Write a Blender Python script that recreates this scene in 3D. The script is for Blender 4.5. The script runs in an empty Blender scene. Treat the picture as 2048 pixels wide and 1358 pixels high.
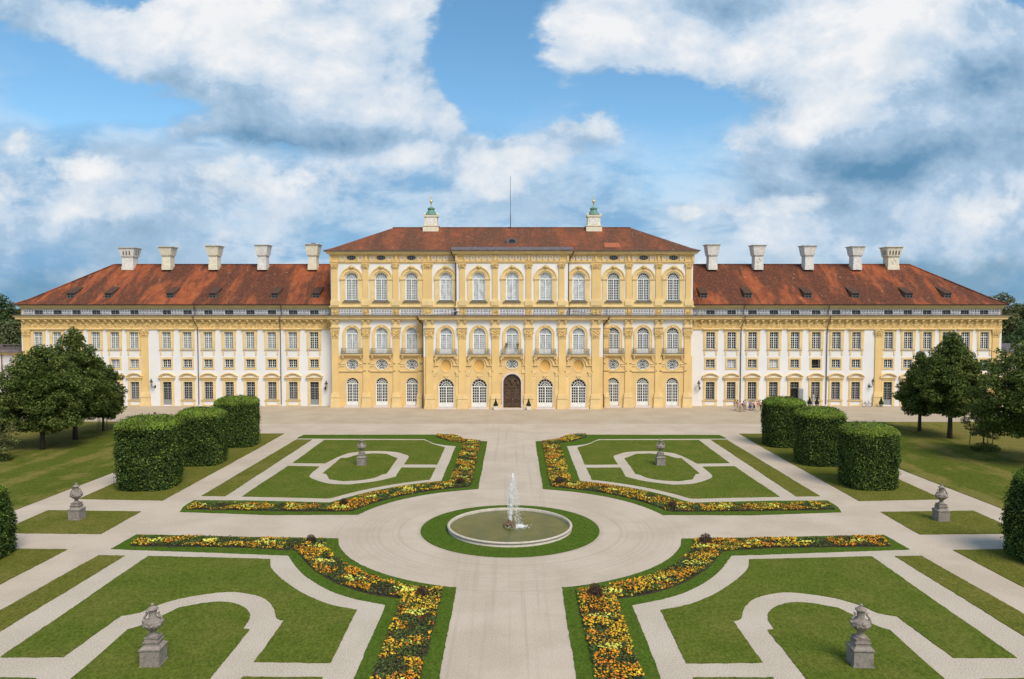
import bpy, bmesh, math, random
import numpy as np
from mathutils import Vector, Matrix
from mathutils.geometry import tessellate_polygon
PI = math.pi
R = math.radians
C = bpy.context.scene.collection
sc = bpy.context.scene
# ------------------------------------------------------------------ camera
FPX, CAMZ, CAMX = 1540.0, 17.5, 0.27           # focal length in px of a 2048 wide picture
PITCH, YAW = math.atan(67 / FPX), math.atan(3 / FPX)
cd = bpy.data.cameras.new('camera')
cd.sensor_width = 36.0
cd.lens = 36.0 * FPX / 2048.0
cd.clip_start = 0.5
cd.clip_end = 6000
cam = bpy.data.objects.new('camera', cd)
C.objects.link(cam)
cam.location = (CAMX, 0, CAMZ)
cam.rotation_euler = (PI / 2 - PITCH, 0, YAW)
sc.camera = cam

def ray(px, py):
    x, y = (px - 1024) / FPX, -(py - 679) / FPX
    c, s = math.cos(PITCH), math.sin(PITCH)
    dy, dz = c + s * y, -s + c * y
    cy, sy = math.cos(YAW), math.sin(YAW)
    return x * cy - dy * sy, x * sy + dy * cy, dz
def PX(px, Y, py=700):                         # world x of a picture column on the plane y = Y
    d = ray(px, py)
    return CAMX + d[0] * Y / d[1]
def PZ(py, Y, px=1024):
    d = ray(px, py)
    return CAMZ + d[2] * Y / d[1]

sc.view_settings.view_transform = 'Standard'
sc.view_settings.look = 'None'
sc.view_settings.exposure = 0.75
sc.view_settings.gamma = 1.0
sc.cycles.use_denoising = True
try:
    sc.cycles.denoiser = 'OPENIMAGEDENOISE'
except Exception:
    pass
sc.cycles.max_bounces = 6
sc.cycles.transparent_max_bounces = 12
sc.cycles.caustics_reflective = False
sc.cycles.caustics_refractive = False

# ------------------------------------------------------------------ sun
SUN_EL, SUN_AZ = 50.0, 28.0                    # azimuth: degrees to the right of straight behind the camera
sd = bpy.data.lights.new('sun', 'SUN')
sd.energy = 2.1
sd.angle = R(28)
sd.color = (1.0, 0.90, 0.77)
sun = bpy.data.objects.new('sun', sd)
C.objects.link(sun)
sv = Vector((math.sin(R(SUN_AZ)) * math.cos(R(SUN_EL)), -math.cos(R(SUN_AZ)) * math.cos(R(SUN_EL)), math.sin(R(SUN_EL))))
sun.rotation_euler = sv.to_track_quat('Z', 'Y').to_euler()
sun.location = sv * 300

# ------------------------------------------------------------------ node helper
class NT:
    def __init__(s, tree):
        s.t = tree
    def n(s, typ, **kw):
        nd = s.t.nodes.new(typ)
        for k, v in kw.items():
            setattr(nd, k, v)
        return nd
    def put(s, sock, v):
        if isinstance(v, bpy.types.NodeSocket):
            s.t.links.new(v, sock)
        elif v is not None:
            sock.default_value = v
    def m(s, op, a, b=None, c=None, clamp=False):
        nd = s.n('ShaderNodeMath', operation=op, use_clamp=clamp)
        s.put(nd.inputs[0], a); s.put(nd.inputs[1], b); s.put(nd.inputs[2], c)
        return nd.outputs[0]
    def mix(s, f, a, b, blend='MIX'):
        nd = s.n('ShaderNodeMix', data_type='RGBA', blend_type=blend, clamp_factor=True)
        s.put(nd.inputs[0], f); s.put(nd.inputs[6], a); s.put(nd.inputs[7], b)
        return nd.outputs[2]
    def noise(s, vec, scale, detail=4, rough=.55, dist=0.0):
        nd = s.n('ShaderNodeTexNoise')
        s.put(nd.inputs['Vector'], vec)
        nd.inputs['Scale'].default_value = scale
        nd.inputs['Detail'].default_value = detail
        nd.inputs['Roughness'].default_value = rough
        nd.inputs['Distortion'].default_value = dist
        return nd.outputs['Fac']
    def maps(s, vec, scale=(1, 1, 1), loc=(0, 0, 0), rot=(0, 0, 0)):
        nd = s.n('ShaderNodeMapping')
        s.put(nd.inputs['Vector'], vec)
        nd.inputs['Scale'].default_value = scale
        nd.inputs['Location'].default_value = loc
        nd.inputs['Rotation'].default_value = rot
        return nd.outputs[0]
    def ramp(s, f, lo, hi, a=0.0, b=1.0, smooth=True):
        nd = s.n('ShaderNodeMapRange', interpolation_type='SMOOTHSTEP' if smooth else 'LINEAR')
        s.put(nd.inputs['Value'], f)
        s.put(nd.inputs['From Min'], lo); s.put(nd.inputs['From Max'], hi)
        s.put(nd.inputs['To Min'], a); s.put(nd.inputs['To Max'], b)
        return nd.outputs[0]

# ------------------------------------------------------------------ sky: Nishita blue with broken cumulus
w = bpy.data.worlds.new('World')
sc.world = w
w.use_nodes = True
wt = w.node_tree
for nd in list(wt.nodes):
    wt.nodes.remove(nd)
k = NT(wt)
wout = k.n('ShaderNodeOutputWorld')
sky = k.n('ShaderNodeTexSky', sky_type='NISHITA', sun_disc=False)
sky.sun_elevation = R(SUN_EL)
sky.sun_rotation = R(180 - SUN_AZ)
sky.altitude = 500
sky.air_density = 1.0
sky.dust_density = 0.6
sky.ozone_density = 3.5
bg1 = k.n('ShaderNodeBackground')
bg1.inputs[1].default_value = 0.095
hsv = k.n('ShaderNodeHueSaturation')
hsv.inputs['Saturation'].default_value = 1.12
hsv.inputs['Hue'].default_value = .487
wt.links.new(sky.outputs[0], hsv.inputs['Color'])
wt.links.new(hsv.outputs[0], bg1.inputs[0])
tcw = k.n('ShaderNodeTexCoord')
sx = k.n('ShaderNodeSeparateXYZ')
wt.links.new(tcw.outputs['Generated'], sx.inputs[0])
yy = k.m('MAXIMUM', sx.outputs[1], 0.12)
u0 = k.m('DIVIDE', sx.outputs[0], yy)
v0 = k.m('DIVIDE', sx.outputs[2], yy)
cv = k.n('ShaderNodeCombineXYZ')
k.put(cv.inputs[0], u0); k.put(cv.inputs[1], k.m('MULTIPLY', v0, 1.7))
k.put(cv.inputs[2], k.m('MULTIPLY', sx.outputs[1], 0.6))
base = cv.outputs[0]
n1 = k.noise(base, 3.2, 9, .56, .25)
n2 = k.noise(k.maps(base, loc=(3.1, 1.7, .4)), 7.5, 8, .6, .3)
wx = k.noise(k.maps(base, loc=(7.3, 2.2, 0)), 5.0, 6, .58)
wy = k.noise(k.maps(base, loc=(1.3, 9.2, 0)), 5.0, 6, .58)
u = k.m('ADD', u0, k.m('MULTIPLY', k.m('SUBTRACT', wx, .5), .16))
v = k.m('ADD', v0, k.m('MULTIPLY', k.m('SUBTRACT', wy, .5), .10))
def blobsum(items):
    tot = None
    for px, py, rx, ry, wgt in items:
        uc, vc = (px - 1027) / FPX, (612 - py) / FPX
        a = k.m('MULTIPLY', k.m('SUBTRACT', u, uc), FPX / rx)
        b = k.m('MULTIPLY', k.m('SUBTRACT', v, vc), FPX / ry)
        r2 = k.m('ADD', k.m('MULTIPLY', a, a), k.m('MULTIPLY', b, b))
        g = k.m('MULTIPLY', k.m('POWER', 0.45, r2), wgt)
        tot = g if tot is None else k.m('ADD', tot, g)
    return tot
dens = blobsum([
 (490, 80, 230, 100, .95), (700, 150, 200, 110, .95), (640, 235, 270, 70, .7), (150, 40, 190, 60, .75), (330, 125, 150, 75, .65), (520, 200, 200, 60, .4),
 (850, 245, 110, 60, .6), (800, 12, 110, 42, .85), (490, 375, 130, 46, .4), (300, 400, 420, 60, .2),
 (190, 425, 130, 30, .45), (15, 300, 60, 50, .6), (800, 330, 120, 30, .5), (1000, 335, 130, 45, .7), (1185, 262, 62, 44, .75), (1050, 285, 150, 35, .45),
 (985, 390, 55, 30, .5), (1000, 470, 500, 60, .12), (1250, 55, 130, 90, .95), (1480, 60, 250, 100, .95), (1720, 80, 260, 130, 1.0),
 (1660, 230, 150, 120, .95), (1920, 150, 220, 180, 1.0), (1850, 300, 230, 90, .85), (1620, 345, 110, 65, .75), (1540, 410, 110, 36, .6),
 (1355, 432, 42, 20, .5), (1452, 430, 38, 16, .45), (1820, 450, 300, 60, .45), (1990, 410, 90, 70, .6), (1450, 290, 80, 34, .35),
 (100, 470, 380, 90, .3), (1900, 520, 300, 60, .3), (700, 430, 300, 50, .2),
 (1010, 120, 100, 150, -.9), (1330, 215, 170, 60, -.9), (1330, 330, 100, 90, -.6), (235, 185, 150, 50, -.9), (255, 15, 70, 35, -.9), (90, 120, 110, 30, -.3), (420, 215, 70, 25, -.4),
 (90, 210, 110, 40, -.4), (2030, 15, 50, 30, -.8), (970, 210, 60, 60, -.4), (430, 300, 120, 20, -.35), (330, 10, 40, 20, -.4)])
bright = blobsum([
 (480, 45, 110, 60, .55), (600, 115, 170, 70, .35), (770, 245, 100, 40, .35), (130, 325, 60, 24, .45), (540, 362, 60, 30, .5),
 (820, 330, 60, 20, .45), (1015, 345, 80, 26, .35), (1195, 250, 45, 30, .4), (1640, 70, 300, 90, .35), (1765, 120, 60, 36, .65), (1640, 180, 130, 60, .45),
 (1215, 70, 55, 70, .4), (1400, 135, 150, 30, .3), (1530, 400, 60, 24, .45), (985, 385, 40, 20, .4), (200, 80, 200, 40, .1), (800, 10, 80, 26, .3), (1970, 430, 80, 50, .25), (200, 425, 110, 18, .3),
 (1700, 362, 160, 44, -1.15), (1850, 275, 190, 70, -.85), (1640, 310, 140, 40, -.35), (1990, 160, 90, 100, -.5), (1390, 22, 160, 42, -.8),
 (2030, 430, 50, 40, -.5), (440, 290, 250, 30, -.65), (80, 490, 300, 50, -.2), (450, 215, 220, 30, -.3), (1050, 420, 160, 26, -.25), (60, 235, 140, 50, -.5), (250, 300, 200, 26, -.35), (620, 300, 120, 20, -.3), (700, 280, 260, 30, -.3)])
low = blobsum([(120, 590, 460, 62, 1.0), (1960, 580, 420, 66, 1.0), (1024, 600, 700, 40, .1), (250, 500, 300, 30, .35), (1850, 530, 200, 20, .4)])
bil = k.n('ShaderNodeTexNoise', noise_type='FBM', normalize=True)
bv = k.n('ShaderNodeCombineXYZ'); k.put(bv.inputs[0], u0); k.put(bv.inputs[1], k.m('MULTIPLY', v0, 1.25)); k.put(bv.inputs[2], k.m('MULTIPLY', sx.outputs[1], .5))
B_ = bv.outputs[0]
n1 = k.noise(k.maps(B_, loc=(2.3, .7, 1)), 4.2, 12, .60, .15)
n1b = k.noise(k.maps(B_, loc=(2.3 - .02, .7 + .045, 1)), 4.2, 12, .60, .15)
n3 = k.noise(k.maps(B_, loc=(5.1, 3.3, .2)), 14, 10, .66, .2)
streak = k.noise(k.maps(B_, loc=(1, 5, 2), scale=(1, 2.4, 1)), 5.5, 9, .6, .3)
cov = k.m('ADD', dens, k.m('MULTIPLY', k.m('SUBTRACT', n1, .5), 2.3))
cov = k.m('ADD', cov, k.m('MULTIPLY', k.m('SUBTRACT', n3, .5), 1.0))
cov = k.m('ADD', cov, k.m('MULTIPLY', k.m('SUBTRACT', streak, .5), .7))
cov = k.m('ADD', cov, k.ramp(sx.outputs[1], .05, .3, .35, 0.0))
mask = k.ramp(cov, .04, .60)
mask = k.m('POWER', mask, .85)
lit = k.m('ADD', k.m('ADD', bright, .33), k.m('MULTIPLY', k.m('SUBTRACT', n1, n1b), 3.6))
lit = k.m('ADD', lit, k.m('MULTIPLY', k.m('SUBTRACT', streak, .5), .45), None)
lit = k.m('ADD', lit, k.m('MULTIPLY', k.m('SUBTRACT', n3, .5), .45), None)
lit = k.m('ADD', lit, k.m('MULTIPLY', cov, .12))
lit = k.ramp(lit, -.75, 1.2, smooth=False)
ccol = k.mix(k.ramp(lit, 0.05, .58, smooth=False), (.12, .28, .46, 1), (.46, .61, .78, 1))
ccol = k.mix(k.ramp(lit, .52, .95, smooth=False), ccol, (.88, .89, .91, 1))
bg2 = k.n('ShaderNodeBackground')
holes = blobsum([(1010, 120, 110, 170, 1.0), (1330, 230, 190, 90, 1.0), (1320, 350, 90, 60, .6), (235, 185, 150, 50, .8), (90, 215, 130, 45, .5), (330, 225, 80, 30, .4)])
vmask = k.m('SUBTRACT', k.ramp(v0, .16, .36, .97, .10), k.m('MULTIPLY', holes, .75))
vmask = k.m('ADD', vmask, k.m('MULTIPLY', k.m('SUBTRACT', n1, .5), .7), None, True)
vcol = k.mix(k.ramp(k.m('ADD', streak, k.m('MULTIPLY', k.m('SUBTRACT', n3, .5), .35)), .36, .62), (.22, .42, .66, 1), (.60, .72, .84, 1))
# the distant overcast low on the horizon is a deeper blue grey, broken by thin bands
lowm = k.m('MULTIPLY', k.ramp(k.m('ADD', low, k.m('MULTIPLY', k.m('SUBTRACT', streak, .5), 1.1)), .25, 1.1), .8)
ccol = k.mix(mask, vcol, ccol)
ccol = k.mix(lowm, ccol, (.115, .29, .45, 1))
mask = k.m('MAXIMUM', mask, vmask)
mask = k.m('MAXIMUM', mask, k.m('MULTIPLY', lowm, 1.1, None, True))
# crisp sunlit puffs in front of the veil
puff = blobsum([(150, 330, 62, 26, 1.0), (490, 358, 92, 36, 1.05), (15, 300, 44, 36, .95), (200, 428, 90, 18, .85), (60, 400, 60, 16, .6), (1187, 258, 42, 32, 1.0), (830, 333, 50, 22, .9), (1020, 328, 100, 26, .9), (985, 392, 44, 20, .85),
 (1050, 270, 80, 20, .6), (1545, 406, 70, 22, .95), (1355, 432, 34, 15, 1.0), (1450, 431, 30, 13, .95), (1985, 425, 60, 40, .85), (1620, 210, 90, 70, .7), (1790, 130, 60, 50, .9), (520, 70, 110, 60, .8), (850, 18, 60, 26, .8), (1420, 545, 50, 10, .4), (560, 524, 50, 9, .8), (420, 530, 30, 9, .6)])
pc = k.m('ADD', puff, k.m('MULTIPLY', k.m('SUBTRACT', n3, .5), 1.9))
pc = k.m('ADD', pc, k.m('MULTIPLY', k.m('SUBTRACT', n1, .5), .8))
pm = k.m('MULTIPLY', k.ramp(pc, .25, 1.0), .85)
pshade = k.m('ADD', k.m('ADD', .55, k.m('MULTIPLY', k.m('SUBTRACT', n1, n1b), 3.0)), k.m('MULTIPLY', k.m('SUBTRACT', n3, .5), .9))
pcol = k.mix(k.ramp(pshade, .2, .9, smooth=False), (.60, .70, .80, 1), (.92, .92, .92, 1))
ccol = k.mix(pm, ccol, pcol)
mask = k.m('MAXIMUM', mask, pm)
wt.links.new(ccol, bg2.inputs[0])
bg2.inputs[1].default_value = 0.60
ms = k.n('ShaderNodeMixShader')
wt.links.new(mask, ms.inputs[0])
wt.links.new(bg1.outputs[0], ms.inputs[1])
wt.links.new(bg2.outputs[0], ms.inputs[2])
wt.links.new(ms.outputs[0], wout.inputs[0])
# ------------------------------------------------------------------ materials
def lin(r, g, b):
    f = lambda c: (c / 255 / 12.92) if c <= 10 else ((c / 255 + .055) / 1.055) ** 2.4
    return (f(r), f(g), f(b))
def mat(name, col, rough=.8, var=.12, scale=1.0, fine=0.0, fscale=20, bump=0.0, bscale=20, bdist=.02, stain=0.0, stcol=None,
        stscale=(1, 1, .15), metal=0.0, spec=.3, island=0.0, hue=None, courses=0.0, transl=0.0):
    m = bpy.data.materials.new(name)
    m.use_nodes = True
    t = NT(m.node_tree)
    pb = m.node_tree.nodes['Principled BSDF']
    tc = t.n('ShaderNodeTexCoord')
    geo = t.n('ShaderNodeNewGeometry')
    pos = geo.outputs['Position']
    c = tuple(col) + (1,)
    out = t.mix(t.ramp(t.noise(pos, scale, 5), .3, .7), tuple(x * (1 - var) for x in col) + (1,), tuple(min(1, x * (1 + var)) for x in col) + (1,))
    if hue:
        out = t.mix(t.ramp(t.noise(t.maps(pos, loc=(5, 3, 1)), scale * .6, 4), .42, .68), out, tuple(hue) + (1,))
    if fine:
        out = t.mix(fine, out, t.mix(t.ramp(t.noise(pos, fscale, 3, .7), .32, .68), (0, 0, 0, 1), tuple(min(1, x * 2) for x in col) + (1,)))
    if stain:
        sn = t.ramp(t.noise(t.maps(pos, scale=stscale), 1.0, 7, .62), .48, .78, 0, stain)
        out = t.mix(sn, out, tuple(stcol or tuple(x * .4 for x in col)) + (1,))
    if island:
        rp = t.m('MULTIPLY', t.m('SUBTRACT', geo.outputs['Random Per Island'], .5), island * 2)
        hs = t.n('ShaderNodeHueSaturation')
        t.put(hs.inputs['Value'], t.m('ADD', rp, 1.0))
        t.put(hs.inputs['Hue'], t.m('ADD', t.m('MULTIPLY', t.m('SUBTRACT', t.m('FRACT', t.m('MULTIPLY', geo.outputs['Random Per Island'], 37.3)), .5), .05), .5))
        t.put(hs.inputs['Color'], out)
        out = hs.outputs[0]
    t.put(pb.inputs['Base Color'], out)
    pb.inputs['Roughness'].default_value = rough
    pb.inputs['Metallic'].default_value = metal
    pb.inputs['Specular IOR Level'].default_value = spec
    if bump or courses:
        h = t.noise(pos, bscale, 4, .65)
        if courses:
            sp = t.n('ShaderNodeSeparateXYZ'); t.put(sp.inputs[0], pos)
            fr = t.m('FRACT', t.m('DIVIDE', sp.outputs[2], courses))
            gr = t.ramp(t.m('ABSOLUTE', t.m('SUBTRACT', fr, .5)), .44, .49, 1, 0)
            h = t.m('ADD', t.m('MULTIPLY', h, .15), t.m('MULTIPLY', gr, 1.0))
        bn = t.n('ShaderNodeBump')
        bn.inputs['Strength'].default_value = bump or .5
        bn.inputs['Distance'].default_value = bdist
        t.put(bn.inputs['Height'], h)
        t.put(pb.inputs['Normal'], bn.outputs[0])
    if transl:
        tr = t.n('ShaderNodeBsdfTranslucent')
        t.put(tr.inputs[0], out)
        mx = t.n('ShaderNodeMixShader')
        mx.inputs[0].default_value = transl
        t.t.links.new(pb.outputs[0], mx.inputs[1]); t.t.links.new(tr.outputs[0], mx.inputs[2])
        t.t.links.new(mx.outputs[0], m.node_tree.nodes['Material Output'].inputs[0])
    m['nt'] = 1
    return m
YEL = (.76, .52, .215)
M = {}
M['white_wall'] = mat('white_plaster', (.77, .745, .72), .85, .03, .3, bump=.15, bscale=12, stain=.16, stcol=(.52, .48, .43), stscale=(.5, .5, .12))
M['yellow'] = mat('yellow_plaster', YEL, .85, .06, .4, bump=.15, bscale=14, stain=.22, stcol=(.56, .38, .17), stscale=(.7, .7, .14))
M['yellow_course'] = mat('rusticated_yellow_plaster', (.735, .51, .225), .85, .06, .5, bump=.5, bscale=14, courses=.46, bdist=.03, stain=.2, stcol=(.56, .38, .17), stscale=(.7, .7, .14))
M['yellow_trim'] = mat('yellow_stucco_trim', (.76, .56, .27), .85, .07, .8, bump=.2, bscale=14, stain=.3, stcol=(.46, .33, .16), stscale=(1.2, 1.2, .3))
M['yellow_ornament'] = mat('carved_yellow_stucco', (.68, .47, .19), .88, .25, 3.0, bump=1.0, bscale=5, bdist=.12, stain=.3, stcol=(.40, .26, .09), stscale=(2, 2, 2))
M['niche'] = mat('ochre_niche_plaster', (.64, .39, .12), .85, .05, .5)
M['fret'] = mat('white_fretwork_plaster', (.78, .76, .75), .85, .05, 2.0, stain=.2, stcol=(.45, .43, .43), stscale=(3, 3, 3))
M['fret_paint'] = mat('dark_scrollwork_paint', (.17, .155, .165), .8, .1, 3)
M['sill'] = mat('weathered_sill_lead', (.16, .15, .13), .6, .2, 3)
M['frame_white'] = mat('white_window_paint', (.80, .80, .78), .5, .05, 2)
M['frame_grey2'] = mat('light_grey_window_paint', (.42, .42, .41), .55, .08, 2)
M['frame_grey'] = mat('grey_window_paint', (.27, .28, .28), .55, .08, 2)
M['door_white'] = mat('white_door_paint', (.78, .77, .72), .55, .06, 2)
M['oak'] = mat('carved_oak', (.095, .058, .034), .55, .35, 4, bump=1.0, bscale=7, bdist=.12, stain=.5, stcol=(.03, .02, .015), stscale=(3, 3, 2))
M['pink_stone'] = mat('pale_pink_marble', (.66, .55, .50), .6, .08, 2)
M['iron'] = mat('dark_wrought_iron', (.05, .045, .042), .6, .2, 3, spec=.4)
M['pipe'] = mat('brown_copper_pipe', (.10, .07, .055), .5, .3, 1.5, spec=.5)
M['gutter'] = mat('oxidised_gutter_metal', (.13, .105, .09), .55, .25, 2)
M['metal_apron'] = mat('grey_brown_sheet_metal', (.15, .12, .12), .5, .2, 2)
M['stone'] = mat('weathered_sandstone', (.26, .222, .19), .9, .25, 5, fine=.25, fscale=25, bump=.5, bscale=22, bdist=.03, stain=.75, stcol=(.12, .10, .09), stscale=(4, 4, 1.4))
M['rim_stone'] = mat('pale_basin_stone', (.52, .45, .37), .8, .2, 3, fine=.2, fscale=18, bump=.4, bscale=16, bdist=.02, stain=.5, stcol=(.2, .17, .14), stscale=(3, 3, 3))
M['chimney'] = mat('weathered_white_stucco', (.74, .70, .64), .88, .12, 2.5, bump=.5, bscale=9, bdist=.04, stain=.32, stcol=(.24, .21, .17), stscale=(3, 3, 1.2))
M['chimney_yellow'] = mat('cream_stucco', (.76, .69, .53), .88, .1, 2.5, bump=.5, bscale=9, bdist=.04, stain=.28, stcol=(.3, .25, .16), stscale=(3, 3, 1.2))
M['copper'] = mat('green_copper', (.13, .26, .19), .6, .25, 3, stain=.5, stcol=(.07, .13, .10), stscale=(4, 4, 1.5))
M['gold'] = mat('gilded_metal', (.80, .60, .22), .35, .1, 3, metal=.7, spec=.5)
M['bark'] = mat('dark_bark', (.07, .052, .038), .9, .3, 6, bump=.8, bscale=18, bdist=.03)
M['wood_stake'] = mat('weathered_stake_wood', (.17, .11, .07), .85, .2, 5)
def leaf_mat(name, col, island=.35, hue=None, scale=.6, transl=.25):
    return mat(name, col, .55, .28, scale, hue=hue, island=island, spec=.25, transl=transl)
M['leaf_hedge'] = leaf_mat('hornbeam_leaf', (.054, .094, .018), .65, (.070, .114, .022))
M['leaf_sunlit_tint'] = leaf_mat('sunlit_tint_hornbeam_leaf', (.27, .38, .055), .35, (.33, .42, .07), transl=.4)  # lighter copy of the hedge leaf, sunlight on the tops put into its colour
M['leaf_linden'] = leaf_mat('linden_leaf', (.108, .152, .032), .6, (.16, .19, .042), transl=.42)
M['leaf_far'] = leaf_mat('woodland_leaf', (.075, .115, .038), .4, (.10, .13, .042), .15, transl=.3)
M['leaf_far_b'] = leaf_mat('yellowish_woodland_leaf', (.13, .15, .06), .35, (.15, .165, .07), .15, transl=.3)
M['leaf_young'] = leaf_mat('young_tree_leaf', (.13, .15, .045), .4, (.18, .18, .06))
M['leaf_box'] = leaf_mat('clipped_yew_leaf', (.030, .060, .018), .4)
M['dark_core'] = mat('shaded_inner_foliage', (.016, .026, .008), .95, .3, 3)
M['leaf_bed'] = leaf_mat('marigold_foliage', (.115, .165, .036), .5, (.085, .075, .03), 1.6)
M['petal_orange'] = mat('orange_petal', (.82, .33, .016), .6, .2, 6, island=.35, transl=.2)
M['petal_gold'] = mat('golden_petal', (.85, .50, .03), .6, .12, 6, island=.25, transl=.2)
M['petal_pale'] = mat('pale_yellow_petal', (.86, .80, .13), .6, .08, 6, island=.15, transl=.2)
M['petal_red'] = mat('rusty_red_petal', (.24, .045, .018), .6, .2, 6, island=.4, transl=.2)
M['leaf_purple'] = leaf_mat('dark_purple_leaf', (.10, .062, .042), .6)
M['soil'] = mat('dark_bed_soil', (.045, .036, .022), .95, .3, 4, bump=.8, bscale=20)
M['white_planter'] = mat('white_planter_paint', (.72, .71, .68), .5, .05, 3)
M['terracotta'] = mat('grey_clay_pot', (.42, .38, .34), .8, .1, 4)
M['chalk'] = mat('pinkish_gallery_plaster', (.66, .60, .59), .85, .06, .4, stain=.25, stcol=(.4, .36, .34), stscale=(.5, .5, .15))
M['dark_stone'] = mat('dark_weathered_balustrade_stone', (.14, .11, .11), .85, .25, 2)

def glass(name, col, rough=.12, curtain=None):
    m = bpy.data.materials.new(name); m.use_nodes = True
    t = NT(m.node_tree); pb = m.node_tree.nodes['Principled BSDF']
    geo = t.n('ShaderNodeNewGeometry')
    n = t.noise(t.maps(geo.outputs['Position'], scale=(1.3, 1.3, .8)), 1.5, 4)
    t.put(pb.inputs['Base Color'], t.mix(t.ramp(n, .35, .65), tuple(x * .72 for x in col) + (1,), tuple(min(1, x * 1.2) for x in col) + (1,)))
    pb.inputs['Roughness'].default_value = rough
    pb.inputs['Specular IOR Level'].default_value = .5
    return m
M['glass_dark'] = glass('dark_window_glass', (.018, .017, .018), .15)
M['glass_grey'] = glass('dim_window_glass', (.085, .082, .085), .18)
M['glass_curtain'] = glass('curtained_window_glass', (.44, .45, .45), .25)
M['glass_grey2'] = glass('thin_curtained_window_glass', (.26, .27, .26), .25)
M['glass_blind'] = glass('blind_covered_window_glass', (.56, .58, .59), .25)

# roof tiles: red clay weathered dark in broad runs down the slope
def roof_mat(name, a, b, dark, amount, lo, hi):
    m = bpy.data.materials.new(name); m.use_nodes = True
    t = NT(m.node_tree); pb = m.node_tree.nodes['Principled BSDF']
    geo = t.n('ShaderNodeNewGeometry'); pos = geo.outputs['Position']
    sp = t.n('ShaderNodeSeparateXYZ'); t.put(sp.inputs[0], pos)
    col = t.mix(t.ramp(t.noise(pos, .5, 6, .6), .35, .65), a + (1,), b + (1,))
    streak = t.noise(t.maps(pos, scale=(.30, .055, .10)), 1.0, 7, .62, .4)
    s2 = t.noise(t.maps(pos, scale=(1.1, .25, .4), loc=(4, 2, 0)), 1.0, 6, .65)
    s = t.m('ADD', streak, t.m('MULTIPLY', t.m('SUBTRACT', s2, .5), .35))
    col = t.mix(t.ramp(s, lo, hi, 0, amount), col, dark + (1,))
    # single tiles of another tone
    vo = t.n('ShaderNodeTexVoronoi', feature='F1'); t.put(vo.inputs['Vector'], t.maps(pos, scale=(4.2, 3.2, 3.2)))
    vo.inputs['Scale'].default_value = 1.0
    sc_ = t.n('ShaderNodeSeparateColor'); t.put(sc_.inputs[0], vo.outputs['Color'])
    col = t.mix(t.ramp(sc_.outputs[0], 0, 1, .0, .16, False), col, t.mix(t.ramp(sc_.outputs[1], .2, .8), (.05, .022, .014, 1), (.52, .22, .12, 1)))
    col = t.mix(t.ramp(sc_.outputs[2], .994, .998, 0, .3), col, (.55, .42, .33, 1))
    rows = t.m('FRACT', t.m('MULTIPLY', sp.outputs[2], 4.6))
    colm = t.m('FRACT', t.m('MULTIPLY', sp.outputs[0], 5.2))
    col = t.mix(t.ramp(rows, .0, .3, .30, 0), col, (.03, .014, .01, 1))
    t.put(pb.inputs['Base Color'], col)
    pb.inputs['Roughness'].default_value = .9
    pb.inputs['Specular IOR Level'].default_value = .15
    bn = t.n('ShaderNodeBump'); bn.inputs['Strength'].default_value = .7; bn.inputs['Distance'].default_value = .06
    h = t.m('ADD', rows, t.m('MULTIPLY', t.m('ABSOLUTE', t.m('SUBTRACT', colm, .5)), .8))
    t.put(bn.inputs['Height'], t.m('ADD', h, t.m('MULTIPLY', t.noise(pos, 3, 4), 1.2)))
    t.put(pb.inputs['Normal'], bn.outputs[0])
    return m
M['roof_wing'] = roof_mat('orange_clay_tiles', (.37, .104, .040), (.28, .074, .032), (.098, .040, .026), .94, .37, .57)
M['roof_main'] = roof_mat('brown_red_clay_tiles', (.27, .088, .042), (.19, .068, .038), (.11, .056, .036), .85, .34, .60)
M['roof_dark'] = mat('soot_dark_clay_tiles', (.085, .045, .03), .9, .25, 4, bump=.5, bscale=8)
M['roof_patch'] = mat('new_orange_tiles', (.38, .12, .055), .9, .15, 4, bump=.5, bscale=8)
M['slate'] = mat('grey_slate', (.12, .105, .11), .7, .25, 3, bump=.5, bscale=9)

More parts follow.
